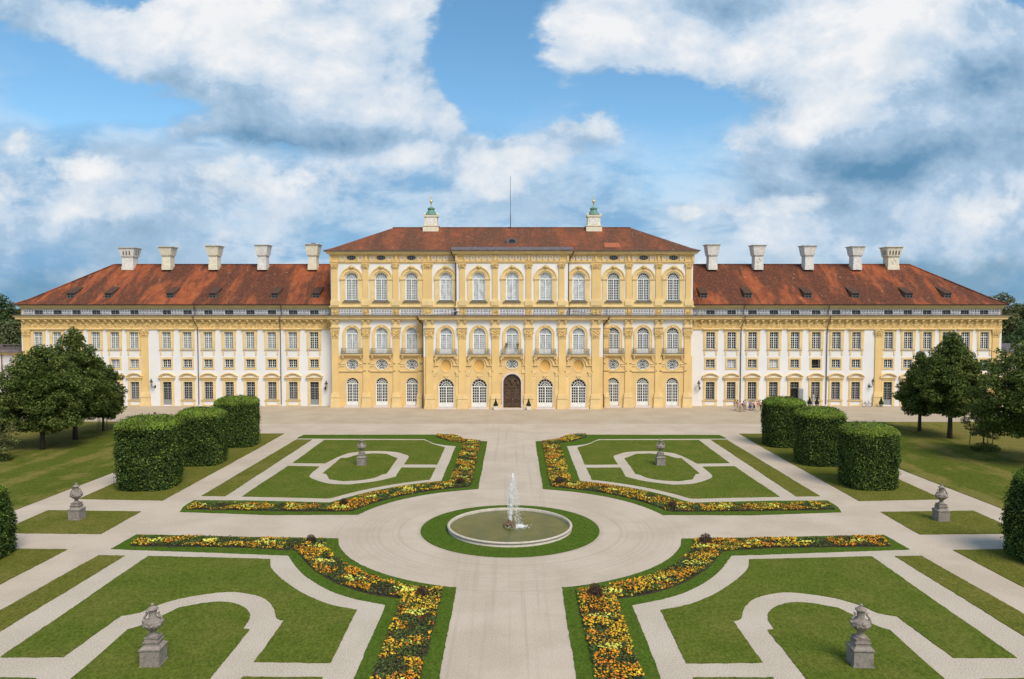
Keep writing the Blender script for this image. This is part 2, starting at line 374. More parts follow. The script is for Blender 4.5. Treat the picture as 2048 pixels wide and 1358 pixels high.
# gravel and grass
def ground_mat(name, a, b, speck, bump=.4, extra=None, fs=26, tracks=False, dirt=None):
    m = bpy.data.materials.new(name); m.use_nodes = True
    t = NT(m.node_tree); pb = m.node_tree.nodes['Principled BSDF']
    geo = t.n('ShaderNodeNewGeometry'); pos = geo.outputs['Position']
    col = t.mix(t.ramp(t.noise(pos, .22, 7, .62), .35, .65), a + (1,), b + (1,))
    if dirt:
        col = t.mix(t.ramp(t.noise(t.maps(pos, scale=(.35, 1, 1), loc=(9, 4, 0)), .5, 8, .66), .52, .76, 0, .5), col, dirt + (1,))
    f = t.noise(pos, fs, 3, .75)
    col = t.mix(speck, col, t.mix(t.ramp(f, .34, .66), tuple(x * .45 for x in a) + (1,), tuple(min(1, x * 1.55) for x in b) + (1,)))
    if tracks:
        sp = t.n('ShaderNodeSeparateXYZ'); t.put(sp.inputs[0], pos)
        dx = sp.outputs[0]; dy = t.m('SUBTRACT', sp.outputs[1], 59.9)
        rr = t.m('SQRT', t.m('ADD', t.m('MULTIPLY', dx, dx), t.m('MULTIPLY', dy, dy)))
        cb = t.n('ShaderNodeCombineXYZ'); t.put(cb.inputs[0], rr)
        near = t.ramp(rr, 12.5, 16.5, 1, 0)
        ring = t.noise(cb.outputs[0], 2.6, 4, .6)
        col = t.mix(t.m('MULTIPLY', near, t.ramp(ring, .48, .66, 0, .38)), col, tuple(x * .74 for x in a) + (1,))
        cl = t.noise(t.maps(pos, scale=(2.4, .035, 1)), 1.0, 5, .6)
        far = t.ramp(t.m('ABSOLUTE', dx), 3.0, 4.5, 1, 0)
        col = t.mix(t.m('MULTIPLY', far, t.ramp(cl, .5, .68, 0, .34)), col, tuple(x * .76 for x in a) + (1,))
    t.put(pb.inputs['Base Color'], col)
    pb.inputs['Roughness'].default_value = .95
    pb.inputs['Specular IOR Level'].default_value = .12
    bn = t.n('ShaderNodeBump'); bn.inputs['Strength'].default_value = bump; bn.inputs['Distance'].default_value = .03
    t.put(bn.inputs['Height'], t.noise(pos, fs * .8, 4, .7)); t.put(pb.inputs['Normal'], bn.outputs[0])
    return m
M['path'] = ground_mat('compacted_pinkish_gravel', (.45, .37, .285), (.53, .445, .35), .22, .3, fs=12, tracks=True, dirt=(.40, .32, .23))
M['parterre_gravel'] = ground_mat('coarse_pale_gravel', (.44, .375, .29), (.52, .45, .36), .42, .6, fs=14)
M['court'] = ground_mat('tan_court_sand', (.40, .325, .235), (.46, .385, .29), .2, .3, fs=14, dirt=(.33, .26, .18))
def grass_mat(name, a, b, dry, amount, stripes=0.0, far=False):
    m = bpy.data.materials.new(name); m.use_nodes = True
    t = NT(m.node_tree); pb = m.node_tree.nodes['Principled BSDF']
    geo = t.n('ShaderNodeNewGeometry'); pos = geo.outputs['Position']
    col = t.mix(t.ramp(t.noise(pos, .45, 7, .62), .32, .68), a + (1,), b + (1,))
    n = t.noise(t.maps(pos, loc=(11, 3, 0)), .28, 8, .66)
    sp = t.n('ShaderNodeSeparateXYZ'); t.put(sp.inputs[0], pos)
    if stripes:
        st = t.noise(t.maps(pos, scale=(.34, .035, 1)), 1.0, 6, .6)
        n = t.m('ADD', n, t.m('MULTIPLY', t.m('SUBTRACT', st, .5), stripes))
    if far:
        n = t.m('ADD', n, t.ramp(t.m('ABSOLUTE', sp.outputs[0]), 54, 66, 0, .26))
    col = t.mix(t.ramp(n, .42, .66, 0, amount), col, dry + (1,))
    mo = t.noise(t.maps(pos, loc=(2, 8, 0)), 2.2, 5, .7)
    col = t.mix(t.ramp(mo, .35, .68, .38, 0), col, tuple(x * .55 for x in a) + (1,))
    col = t.mix(t.ramp(mo, .52, .72, 0, .2), col, tuple(x * 1.2 for x in dry) + (1,))
    f = t.noise(t.maps(pos, scale=(1, .6, 1)), 8, 5, .8)
    col = t.mix(.50, col, t.mix(t.ramp(f, .32, .68), tuple(x * .35 for x in a) + (1,), tuple(x * 1.7 for x in b) + (1,)))
    fl = t.n('ShaderNodeTexVoronoi'); t.put(fl.inputs['Vector'], pos); fl.inputs['Scale'].default_value = 1.3
    dots = t.m('MULTIPLY', t.ramp(fl.outputs['Distance'], .03, .05, .55, 0), t.ramp(t.noise(pos, .3, 3), .55, .62))
    col = t.mix(dots, col, (.45, .42, .12, 1))
    t.put(pb.inputs['Base Color'], col)
    pb.inputs['Roughness'].default_value = .9
    pb.inputs['Specular IOR Level'].default_value = .02
    bn = t.n('ShaderNodeBump'); bn.inputs['Strength'].default_value = .8; bn.inputs['Distance'].default_value = .05
    t.put(bn.inputs['Height'], t.noise(pos, 17, 4, .7)); t.put(pb.inputs['Normal'], bn.outputs[0])
    return m
M['grass'] = grass_mat('lush_lawn_grass', (.076, .112, .014), (.112, .142, .021), (.215, .175, .05), .66)
M['grass_edge'] = grass_mat('bed_edging_grass', (.060, .108, .012), (.080, .130, .017), (.13, .13, .03), .3)
M['grass_dry'] = grass_mat('dry_lawn_grass', (.098, .114, .016), (.14, .142, .026), (.235, .185, .06), .78)
M['grass_field'] = grass_mat('striped_meadow_grass', (.072, .104, .012), (.108, .126, .020), (.31, .225, .08), .95, 1.3, True)
# water
def water_mat():
    m = bpy.data.materials.new('murky_green_water'); m.use_nodes = True
    t = NT(m.node_tree); pb = m.node_tree.nodes['Principled BSDF']
    geo = t.n('ShaderNodeNewGeometry'); pos = geo.outputs['Position']
    t.put(pb.inputs['Base Color'], t.mix(t.ramp(t.noise(pos, .6, 5), .35, .65), (.082, .090, .014, 1), (.120, .118, .022, 1)))
    pb.inputs['Roughness'].default_value = .12
    pb.inputs['Specular IOR Level'].default_value = .35
    bn = t.n('ShaderNodeBump'); bn.inputs['Strength'].default_value = .5; bn.inputs['Distance'].default_value = .04
    t.put(bn.inputs['Height'], t.noise(t.maps(pos, scale=(1, 1.4, 1)), 4.5, 3, .55)); t.put(pb.inputs['Normal'], bn.outputs[0])
    return m
M['water'] = water_mat()
M['spray'] = mat('white_water_spray', (.97, .96, .94), .6, .01, 3, spec=.5, transl=.15)
def flat(name, col, rough=.8):
    return mat(name, col, rough, .12, 6)

# ------------------------------------------------------------------ mesh helpers
class MB:
    def __init__(s):
        s.v, s.f = [], []
    def add(s, vs, fs):
        o = len(s.v)
        s.v += [tuple(p) for p in vs]
        s.f += [tuple(i + o for i in f) for f in fs]
    def box(s, x0, x1, y0, y1, z0, z1):
        s.add([(x0, y0, z0), (x1, y0, z0), (x1, y1, z0), (x0, y1, z0), (x0, y0, z1), (x1, y0, z1), (x1, y1, z1), (x0, y1, z1)],
              [(0, 3, 2, 1), (4, 5, 6, 7), (0, 1, 5, 4), (1, 2, 6, 5), (2, 3, 7, 6), (3, 0, 4, 7)])
    def frustum(s, cx, cy, z0, z1, hx0, hy0, hx1, hy1):
        s.add([(cx - hx0, cy - hy0, z0), (cx + hx0, cy - hy0, z0), (cx + hx0, cy + hy0, z0), (cx - hx0, cy + hy0, z0),
               (cx - hx1, cy - hy1, z1), (cx + hx1, cy - hy1, z1), (cx + hx1, cy + hy1, z1), (cx - hx1, cy + hy1, z1)],
              [(0, 3, 2, 1), (4, 5, 6, 7), (0, 1, 5, 4), (1, 2, 6, 5), (2, 3, 7, 6), (3, 0, 4, 7)])
    def lathe(s, prof, cx=0, cy=0, n=16, rot=0.0, sq=False):
        vs, fs = [], []
        for r, z in prof:
            for i in range(n):
                a = 2 * PI * i / n + rot
                vs.append((cx + r * math.cos(a), cy + r * math.sin(a), z))
        for j in range(len(prof) - 1):
            for i in range(n):
                i2 = (i + 1) % n
                fs.append((j * n + i, j * n + i2, (j + 1) * n + i2, (j + 1) * n + i))
        fs.append(tuple(range(n))[::-1])
        fs.append(tuple((len(prof) - 1) * n + i for i in range(n)))
        s.add(vs, fs)
    def tube(s, pts, rad, n=6, caps=True):
        pts = [Vector(p) for p in pts]
        if not isinstance(rad, (list, tuple)):
            rad = [rad] * len(pts)
        vs, fs = [], []
        up = Vector((0.13, 0.31, 0.94)).normalized()
        for i, p in enumerate(pts):
            d = (pts[min(i + 1, len(pts) - 1)] - pts[max(i - 1, 0)])
            d = d.normalized() if d.length > 1e-9 else Vector((0, 0, 1))
            a = d.cross(up)
            if a.length < .05:
                a = d.cross(Vector((1, 0, 0)))
            a.normalize(); b = d.cross(a)
            for q in range(n):
                t = 2 * PI * q / n
                vs.append(p + (a * math.cos(t) + b * math.sin(t)) * rad[i])
        for i in range(len(pts) - 1):
            for q in range(n):
                q2 = (q + 1) % n
                fs.append((i * n + q, i * n + q2, (i + 1) * n + q2, (i + 1) * n + q))
        if caps:
            fs.append(tuple(range(n))[::-1]); fs.append(tuple((len(pts) - 1) * n + q for q in range(n)))
        s.add(vs, fs)
    def blob(s, c, r, n=8, m=5, jit=0.0, rng=None):
        if not isinstance(r, (list, tuple)):
            r = (r, r, r)
        vs, fs = [(c[0], c[1], c[2] - r[2])], []
        for j in range(1, m):
            t = PI * j / m
            for i in range(n):
                a = 2 * PI * i / n
                q = 1 + (rng.uniform(-jit, jit) if rng else 0)
                vs.append((c[0] + r[0] * q * math.sin(t) * math.cos(a), c[1] + r[1] * q * math.sin(t) * math.sin(a), c[2] - r[2] * q * math.cos(t)))
        vs.append((c[0], c[1], c[2] + r[2]))
        for i in range(n):
            fs.append((0, 1 + (i + 1) % n, 1 + i))
            fs.append((len(vs) - 1, 1 + (m - 2) * n + i, 1 + (m - 2) * n + (i + 1) % n))
        for j in range(m - 2):
            for i in range(n):
                i2 = (i + 1) % n
                fs.append((1 + j * n + i, 1 + j * n + i2, 1 + (j + 1) * n + i2, 1 + (j + 1) * n + i))
        s.add(vs, fs)
    def poly(s, pts, z0, z1=None, holes=()):       # flat sheet, with a skirt when z1 is given (top at z1)
        z = z0 if z1 is None else z1
        loops = [[(p[0], p[1], 0) for p in pts]] + [[(p[0], p[1], 0) for p in h] for h in holes]
        flatp = [p for l in loops for p in l]
        tris = tessellate_polygon([[Vector(p) for p in l] for l in loops])
        s.add([(p[0], p[1], z) for p in flatp], [upface(flatp, t) for t in tris])
        if z1 is not None:
            for l in loops:
                n = len(l)
                s.add([(p[0], p[1], z0) for p in l] + [(p[0], p[1], z1) for p in l],
                      [(i, (i + 1) % n, n + (i + 1) % n, n + i) for i in range(n)])
    def band(s, r0, r1, zs, zb, y0, y1, cx=0, n=20, k=1.0, close=False):
        """arched band between radii r0 < r1 round (cx, zs), front y0, back y1, legs down to zb (None: arc only)"""
        pin, pout = [], []
        if zb is not None:
            pin.append((cx + r0, zb)); pout.append((cx + r1, zb))
        a1 = 2 * PI if close else PI
        for i in range(n + 1):
            a = a1 * i / n
            pin.append((cx + r0 * math.cos(a), zs + r0 * k * math.sin(a))); pout.append((cx + r1 * math.cos(a), zs + r1 * k * math.sin(a)))
        if zb is not None:
            pin.append((cx - r0, zb)); pout.append((cx - r1, zb))
        q = len(pin)
        vs = [(x, y0, z) for x, z in pin] + [(x, y0, z) for x, z in pout] + [(x, y1, z) for x, z in pin] + [(x, y1, z) for x, z in pout]
        fs = []
        for i in range(q - 1):
            fs += [(i, i + 1, q + i + 1, q + i), (q + i, q + i + 1, 3 * q + i + 1, 3 * q + i), (i, 2 * q + i, 2 * q + i + 1, i + 1)]
        if not close:
            fs += [(0, q, 3 * q, 2 * q), (q - 1, 2 * q + q - 1, 3 * q + q - 1, 2 * q - 1)]
        s.add(vs, fs)
    def disc(s, cx, zc, rx, rz, y, n=24, half=False):
        a1 = PI if half else 2 * PI
        pts = [(cx + rx * math.cos(a1 * i / n), y, zc + rz * math.sin(a1 * i / n)) for i in range(n + (1 if half else 0))]
        s.add(pts, [tuple(range(len(pts)))[::-1]])
    def mold(s, path, prof, closed_top=False):
        """profile [(outwards, z)] swept along a plan path with mitred corners; outwards is to the right of travel"""
        n = len(path); offs = []
        for i in range(n):
            ds = []
            if i > 0: ds.append((Vector(path[i]) - Vector(path[i - 1])).normalized())
            if i < n - 1: ds.append((Vector(path[i + 1]) - Vector(path[i])).normalized())
            nn = [Vector((d.y, -d.x)) for d in ds]
            if len(nn) == 1: offs.append(nn[0])
            else:
                b = (nn[0] + nn[1]).normalized()
                offs.append(b / max(.3, b.dot(nn[0])))
        vs = []
        for (o, z) in prof:
            for i in range(n):
                vs.append((path[i][0] + offs[i].x * o, path[i][1] + offs[i].y * o, z))
        fs = []
        for j in range(len(prof) - 1):
            for i in range(n - 1):
                fs.append((j * n + i, j * n + i + 1, (j + 1) * n + i + 1, (j + 1) * n + i))
        s.add(vs, fs)
    def build(s, name, m, parent=None, loc=None, smooth=False):
        me = bpy.data.meshes.new(name)
        if loc is not None:
            lx, ly, lz = loc
            vs = [(a - lx, b - ly, c - lz) for a, b, c in s.v]
        else:
            vs = s.v
        me.from_pydata(vs, [], s.f)
        me.materials.append(M[m] if isinstance(m, str) else m)
        if smooth:
            for p in me.polygons: p.use_smooth = True
        me.validate()
        me.update()
        return link(name, me, parent, loc or (0, 0, 0))
WL = {}
def upface(p, t):
    a, b, c = (p[i] for i in t)
    cr = (b[0] - a[0]) * (c[1] - a[1]) - (b[1] - a[1]) * (c[0] - a[0])
    return tuple(t) if cr > 0 else tuple(t)[::-1]
def link(name, me, parent=None, loc=(0, 0, 0)):
    """loc is in world axes; a child is placed relative to its parent"""
    o = bpy.data.objects.new(name, me)
    C.objects.link(o)
    if parent is not None:
        o.parent = parent
        o.location = Vector(loc) - Vector(WL[parent.name])
    else:
        o.location = loc
    WL[o.name] = tuple(loc)
    return o
def empty(name, loc, parent=None):
    return link(name, None, parent, loc)
def tag(o, label=None, cat=None, group=None, kind=None):
    if label: o['label'] = label
    if cat: o['category'] = cat
    if group: o['group'] = group
    if kind: o['kind'] = kind
    return o
def np_mesh(name, V, F, m):
    """V (n,3), F (k,4) int arrays"""
    me = bpy.data.meshes.new(name)
    me.vertices.add(len(V)); me.vertices.foreach_set('co', np.asarray(V, dtype=np.float32).ravel())
    q = F.shape[1]
    me.loops.add(F.size); me.loops.foreach_set('vertex_index', F.astype(np.int32).ravel())
    me.polygons.add(len(F)); me.polygons.foreach_set('loop_start', np.arange(0, F.size, q, dtype=np.int32))
    me.polygons.foreach_set('loop_total', np.full(len(F), q, dtype=np.int32))
    me.materials.append(M[m] if isinstance(m, str) else m)
    me.update(calc_edges=True)
    return me
def leaves(P, N, size, rng, asp=.55):
    """one pointed leaf (a rhombus bent along its midrib) at each point, lying across its normal"""
    n = len(P)
    N = N / (np.linalg.norm(N, axis=1, keepdims=True) + 1e-9)
    T = np.cross(N, rng.normal(size=(n, 3))); T /= (np.linalg.norm(T, axis=1, keepdims=True) + 1e-9)
    B = np.cross(N, T)
    s = (size * rng.uniform(.65, 1.35, n))[:, None]
    V = np.stack([P - T * s * .5, P + B * s * asp * .5 + N * s * .08, P + T * s * .5 - N * s * .12, P - B * s * asp * .5 + N * s * .08], 1).reshape(-1, 3)
    return V, np.arange(4 * n).reshape(n, 4)
def copy_tree(o, loc=None, parent=None):
    c = o.copy(); C.objects.link(c)
    c.parent = parent
    if loc is not None:
        wl = Vector(loc)
        c.location = wl - (Vector(WL[parent.name]) if parent is not None else Vector((0, 0, 0)))
        WL[c.name] = tuple(loc)
    else:
        WL[c.name] = (0, 0, 0)
    for ch in o.children:
        g = copy_tree(ch, None, c)
        g.location = ch.location
    return c
# ------------------------------------------------------------------ the ground
rngp = random.Random(5)
def curve_in(pts):
    n = len(pts); V_ = [Vector(p) for p in pts]
    def sharp(i):
        a = V_[i] - V_[i - 1]; b_ = V_[(i + 1) % n] - V_[i]
        return a.length < 1e-6 or b_.length < 1e-6 or a.angle(b_) > .68 or max(a.length, b_.length) > 6
    sh = [sharp(i) for i in range(n)]; out = []
    for i in range(n):
        p1, p2 = V_[i], V_[(i + 1) % n]; out.append((p1.x, p1.y))
        L = (p2 - p1).length
        if L > 6 or L < .35 or (sh[i] and sh[(i + 1) % n]): continue
        p0 = V_[i - 1] if not sh[i] else p1 * 2 - p2
        p3 = V_[(i + 2) % n] if not sh[(i + 1) % n] else p2 * 2 - p1
        m_ = max(2, int(L / .4))
        for j in range(1, m_):
            t = j / m_
            q = .5 * ((2 * p1) + (p2 - p0) * t + (2 * p0 - 5 * p1 + 4 * p2 - p3) * t * t + (3 * p1 - p0 - 3 * p2 + p3) * t ** 3)
            out.append((q.x, q.y))
    return out
def ragged(pts, step=.22, jit=.014):
    pts = curve_in(pts)
    ph = [rngp.uniform(0, 6) for _ in range(3)]; acc = 0.0
    out = []
    n = len(pts)
    for i in range(n):
        a, b = Vector(pts[i]), Vector(pts[(i + 1) % n])
        L = (b - a).length
        q = max(1, int(L / step))
        d = (b - a) / max(L, 1e-6); nn = Vector((-d.y, d.x))
        for j in range(q):
            p = a + (b - a) * (j / q)
            acc += L / q
            if j: p = p + nn * (rngp.gauss(0, jit) + .010 * math.sin(acc * 2.3 + ph[0]) + .008 * math.sin(acc * 5.1 + ph[1]) + .018 * math.sin(acc * .61 + ph[2]))
            out.append((p.x, p.y))
    return out
def mir(pts):
    return [(-x, y) for x, y in pts][::-1]
def sheet(name, pts, z, m, skirt=None, rag=True, holes=()):
    b = MB()
    b.poly(ragged(pts) if rag else pts, z if skirt is None else skirt, None if skirt is None else z, holes=holes)
    o = b.build(name, m)
    return tag(o, kind='structure')
b = MB(); b.add([(-3000, -600, -.03), (3000, -600, -.03), (3000, 4000, -.03), (-3000, 4000, -.03)], [(0, 1, 2, 3)])
tag(b.build('ground', 'grass_field'), kind='structure')
sheet('path', [(-120, -10), (120, -10), (120, 114.2), (-120, 114.2)], -.004, 'path', rag=False)
sheet('courtyard', [(-140, 113.9), (140, 113.9), (140, 139), (-140, 139)], .0, 'court', rag=True)
def arc(R_, a0, a1, n=12, cx=0.0, cy=59.9):
    return [(cx + R_ * math.cos(R(a0 + (a1 - a0) * i / n)), cy + R_ * math.sin(R(a0 + (a1 - a0) * i / n))) for i in range(n + 1)]
def ang(x, y, cx=0.0, cy=59.9):
    return math.degrees(math.atan2(y - cy, x - cx))
# upper quarter outline (right hand side), loop of gravel inside it
U_out = [(28.4, 101.8), (28.2, 103.85), (10.1, 104.05), (8.6, 103.9), (7.25, 103.4), (6.7, 101.8), (6.0, 100.3), (4.6, 99.4), (3.1, 98.8), (3.1, 85), (3.1, 73.0)] \
    + arc(13.4, ang(3.1, 73.0) - 4, ang(12.8, 63.85)) + [(20, 63.75), (28.1, 64.7), (28.5, 66.5), (28.5, 68.6)]
U_in = [(23.4, 68.5), (16.15, 67.8)] + arc(17.8, ang(15.9, 67.9) + 3, ang(6.95, 76.3)) + [(6.93, 80), (6.93, 95.5), (8.6, 96.3), (9.9, 97.6), (10.8, 99.4), (11.46, 100.6), (20, 100.8), (28.3, 101.0)]
U_top = [(24.45, 99.9), (11.45, 99.8), (10.7, 98.6), (9.9, 96.9), (8.2, 94.6), (8.15, 84.3), (11.8, 84.4), (11.9, 88.9), (12.6, 90.2), (13.76, 91.6), (15.7, 92.25), (17.66, 92.1), (19.4, 91.0), (20.1, 88.6), (20.7, 84.9), (24.35, 85.1)]
U_low = [(24.4, 83.5), (20.88, 83.2), (20.8, 78.9), (19.96, 77.1), (17.9, 75.1), (15.84, 74.7), (13.4, 76.2), (11.8, 78.2), (11.85, 82.7), (8.15, 82.6), (8.18, 76.8)] \
    + arc(18.9, ang(8.6, 76.6), ang(16.2, 69.5), 8)[::1] + [(16.6, 69.3), (24.7, 70.0)]
U_oval = [(18.75, 88.3), (18.1, 89.7), (16.4, 90.7), (14.75, 90.4), (13.5, 88.4), (13.05, 87.9), (13.0, 79.6), (13.4, 79.2), (13.9, 77.8), (15.07, 76.7), (16.76, 76.25), (18.36, 77.1), (19.2, 79.4), (19.7, 79.8), (19.6, 87.9), (19.1, 87.9)]
U_strip = [(28.2, 100.2), (26.1, 100.2), (26.25, 70.1), (28.5, 70.2)]
L_out = [(28.6, 58.2), (20, 57.6), (12.9, 57.2), (12.5, 55.6)] + arc(13.2, ang(12.25, 55.0), ang(3.5, 47.2), 12) + [(3.28, 47.2), (3.2, 30), (3.2, 17)]
L_in = [(7.2, 17), (7.2, 30), (7.22, 44.35), (9.3, 45.35), (11.1, 46.7), (12.95, 48.8), (14.3, 50.9), (15.55, 53.3), (25.1, 54.3), (28.75, 54.7)]
L_quad = [(25.3, 53.15), (16.55, 52.5), (15.86, 50.6), (14.41, 48.4), (12.5, 46.1), (10.5, 44.4), (8.73, 43.6), (8.72, 37.0), (12.5, 37.1), (12.5, 42.1), (13.0, 42.4), (13.63, 43.9), (14.5, 45.2),
          (15.64, 46.0), (17.2, 46.4), (19.3, 45.6), (20.5, 44.4), (21.06, 43.2), (21.9, 42.75), (22.15, 37.6), (25.3, 37.6)]
L_oval = [(14.0, 40.9), (14.4, 41.0), (14.5, 42.4), (15.05, 43.6), (16.2, 44.6), (17.5, 44.75), (19.1, 43.95), (19.75, 42.3), (20.2, 41.3), (20.6, 40.9), (20.5, 36.5)]
L_oval = L_oval + [(x, 73.1 - y) for x, y in L_oval[::-1][1:]]
L_quad2 = [(x, 72.55 + .035 * (x - 8.7) - y) for x, y in L_quad]
L_strip = [(28.85, 53.3), (26.95, 53.2), (27.4, 38), (27.4, 18), (29.4, 18), (29.4, 40)]
side_bed = [(39.6, 65.2), (31.45, 64.8), (31.4, 58.35), (39.6, 58.6)]
hedge_up = [(39.2, 69.1), (31.3, 68.5), (31.1, 94), (31.2, 104.9), (39.1, 104.9)]
hedge_low = [(39.3, 54.9), (31.8, 54.6), (32.0, 47.7), (32.2, 18), (39.6, 18)]
field = [(41.8, 80.3), (42.5, 64.8), (42.8, 18), (170, 18), (170, 115.7), (41.4, 115.7)]
for mm in (lambda p: p, mir):
    sheet('parterre_gravel', mm([(28.7, 102.2), (11.0, 102.2), (6.2, 96), (6.3, 75.5)] + arc(17.2, 68, 28, 8) + [(28.7, 67.6)]), .003, 'parterre_gravel')
    sheet('parterre_gravel', mm([(29.0, 55.2), (14.7, 53.2), (13.6, 50.9), (12.4, 48.9), (10.8, 47.2), (9.1, 45.7), (6.6, 44.8), (6.6, 17), (29.0, 17)]), .003, 'parterre_gravel')
    for pts, m in ((U_out + U_in, 'grass_edge'), (L_out + L_in, 'grass_edge'), (U_top, 'grass'), (U_low, 'grass'), (U_oval, 'grass'), (U_strip, 'grass_dry'),
                   (L_quad, 'grass'), (L_quad2, 'grass'), (L_oval, 'grass'), (L_strip, 'grass_dry'), (side_bed, 'grass_dry'), (hedge_up, 'grass_dry'), (hedge_low, 'grass_dry'), (field, 'grass_field')):
        sheet('lawn', mm(pts), .04, m, skirt=-.02)
circ = lambda r, n=72, cx=0, cy=59.9: [(cx + r * math.cos(2 * PI * i / n), cy + r * math.sin(2 * PI * i / n)) for i in range(n)]
sheet('lawn', circ(7.0, 120), .04, 'grass_edge', skirt=-.02, rag=False, holes=[circ(4.75, 72)])

# ------------------------------------------------------------------ flower beds
U_fl = [(10.1, 103.75), (7.9, 103.3), (6.9, 101.7), (6.2, 99.9), (3.95, 98.6), (3.85, 74.4)] + arc(14.3, ang(4.2, 73.7), ang(13.3, 64.9), 10) + [(13.9, 64.7), (20, 64.85), (27.9, 65.4), (28.0, 67.4), (23.2, 67.35), (16.2, 66.9)] \
    + arc(16.9, ang(15.4, 67.0), ang(6.1, 75.7), 10) + [(6.05, 76), (6.1, 97.6), (7.9, 98.8), (8.9, 100.4), (10.0, 102.0)]
L_fl = [(28.0, 57.45), (20, 57.0), (13.7, 56.75), (13.3, 54.9)] + arc(14.1, ang(13.0, 54.5), ang(4.5, 46.6), 10) + [(4.1, 46.7), (4.1, 30), (6.35, 30), (6.4, 45.2), (8.5, 46.0), (10.7, 47.6), (12.3, 49.4), (13.5, 51.1), (15.2, 54.2), (18.8, 54.9), (27.7, 55.3)]
# centre lines, used to set the pale clumps and the ribbons along the bed
U_mid = [(9, 102.8), (7.2, 100.4), (5, 98), (4.95, 88), (4.95, 76)] + arc(15.6, ang(4.95, 74.8), ang(15, 65.8), 8) + [(16, 65.8), (28, 66.4)]
L_mid = [(28, 56.4), (14.4, 55.8)] + arc(15.1, ang(14.2, 54.8), ang(5.3, 46.0), 8) + [(5.25, 45.5), (5.25, 30)]
def inside(poly, X, Y):
    c = np.zeros(len(X), bool)
    n = len(poly)
    for i in range(n):
        x1, y1 = poly[i]; x2, y2 = poly[(i + 1) % n]
        cond = ((y1 > Y) != (y2 > Y))
        xi = (x2 - x1) * (Y - y1) / (y2 - y1 + 1e-12) + x1
        c ^= cond & (X < xi)
    return c
def along(line):
    pts = [Vector(p) for p in line]; out = []; acc = 0
    for a, b_ in zip(pts, pts[1:]):
        L = (b_ - a).length
        out.append((acc, a, b_)); acc += L
    return out, acc
def at_len(segs, s):
    for acc, a, b_ in segs:
        L = (b_ - a).length
        if s <= acc + L: return a + (b_ - a) * ((s - acc) / max(L, 1e-6))
    return segs[-1][2]
def vnoise(X, Y, sc_, seed):
    r = np.random.default_rng(seed); g = r.random((64, 64))
    x, y = X * sc_ + 100, Y * sc_ + 100
    i, j = np.floor(x).astype(int), np.floor(y).astype(int); fx, fy = x - i, y - j
    fx = fx * fx * (3 - 2 * fx); fy = fy * fy * (3 - 2 * fy)
    h = lambda a, c_: g[a % 64, c_ % 64]
    return (h(i, j) * (1 - fx) + h(i + 1, j) * fx) * (1 - fy) + (h(i, j + 1) * (1 - fx) + h(i + 1, j + 1) * fx) * fy
shrubs = []
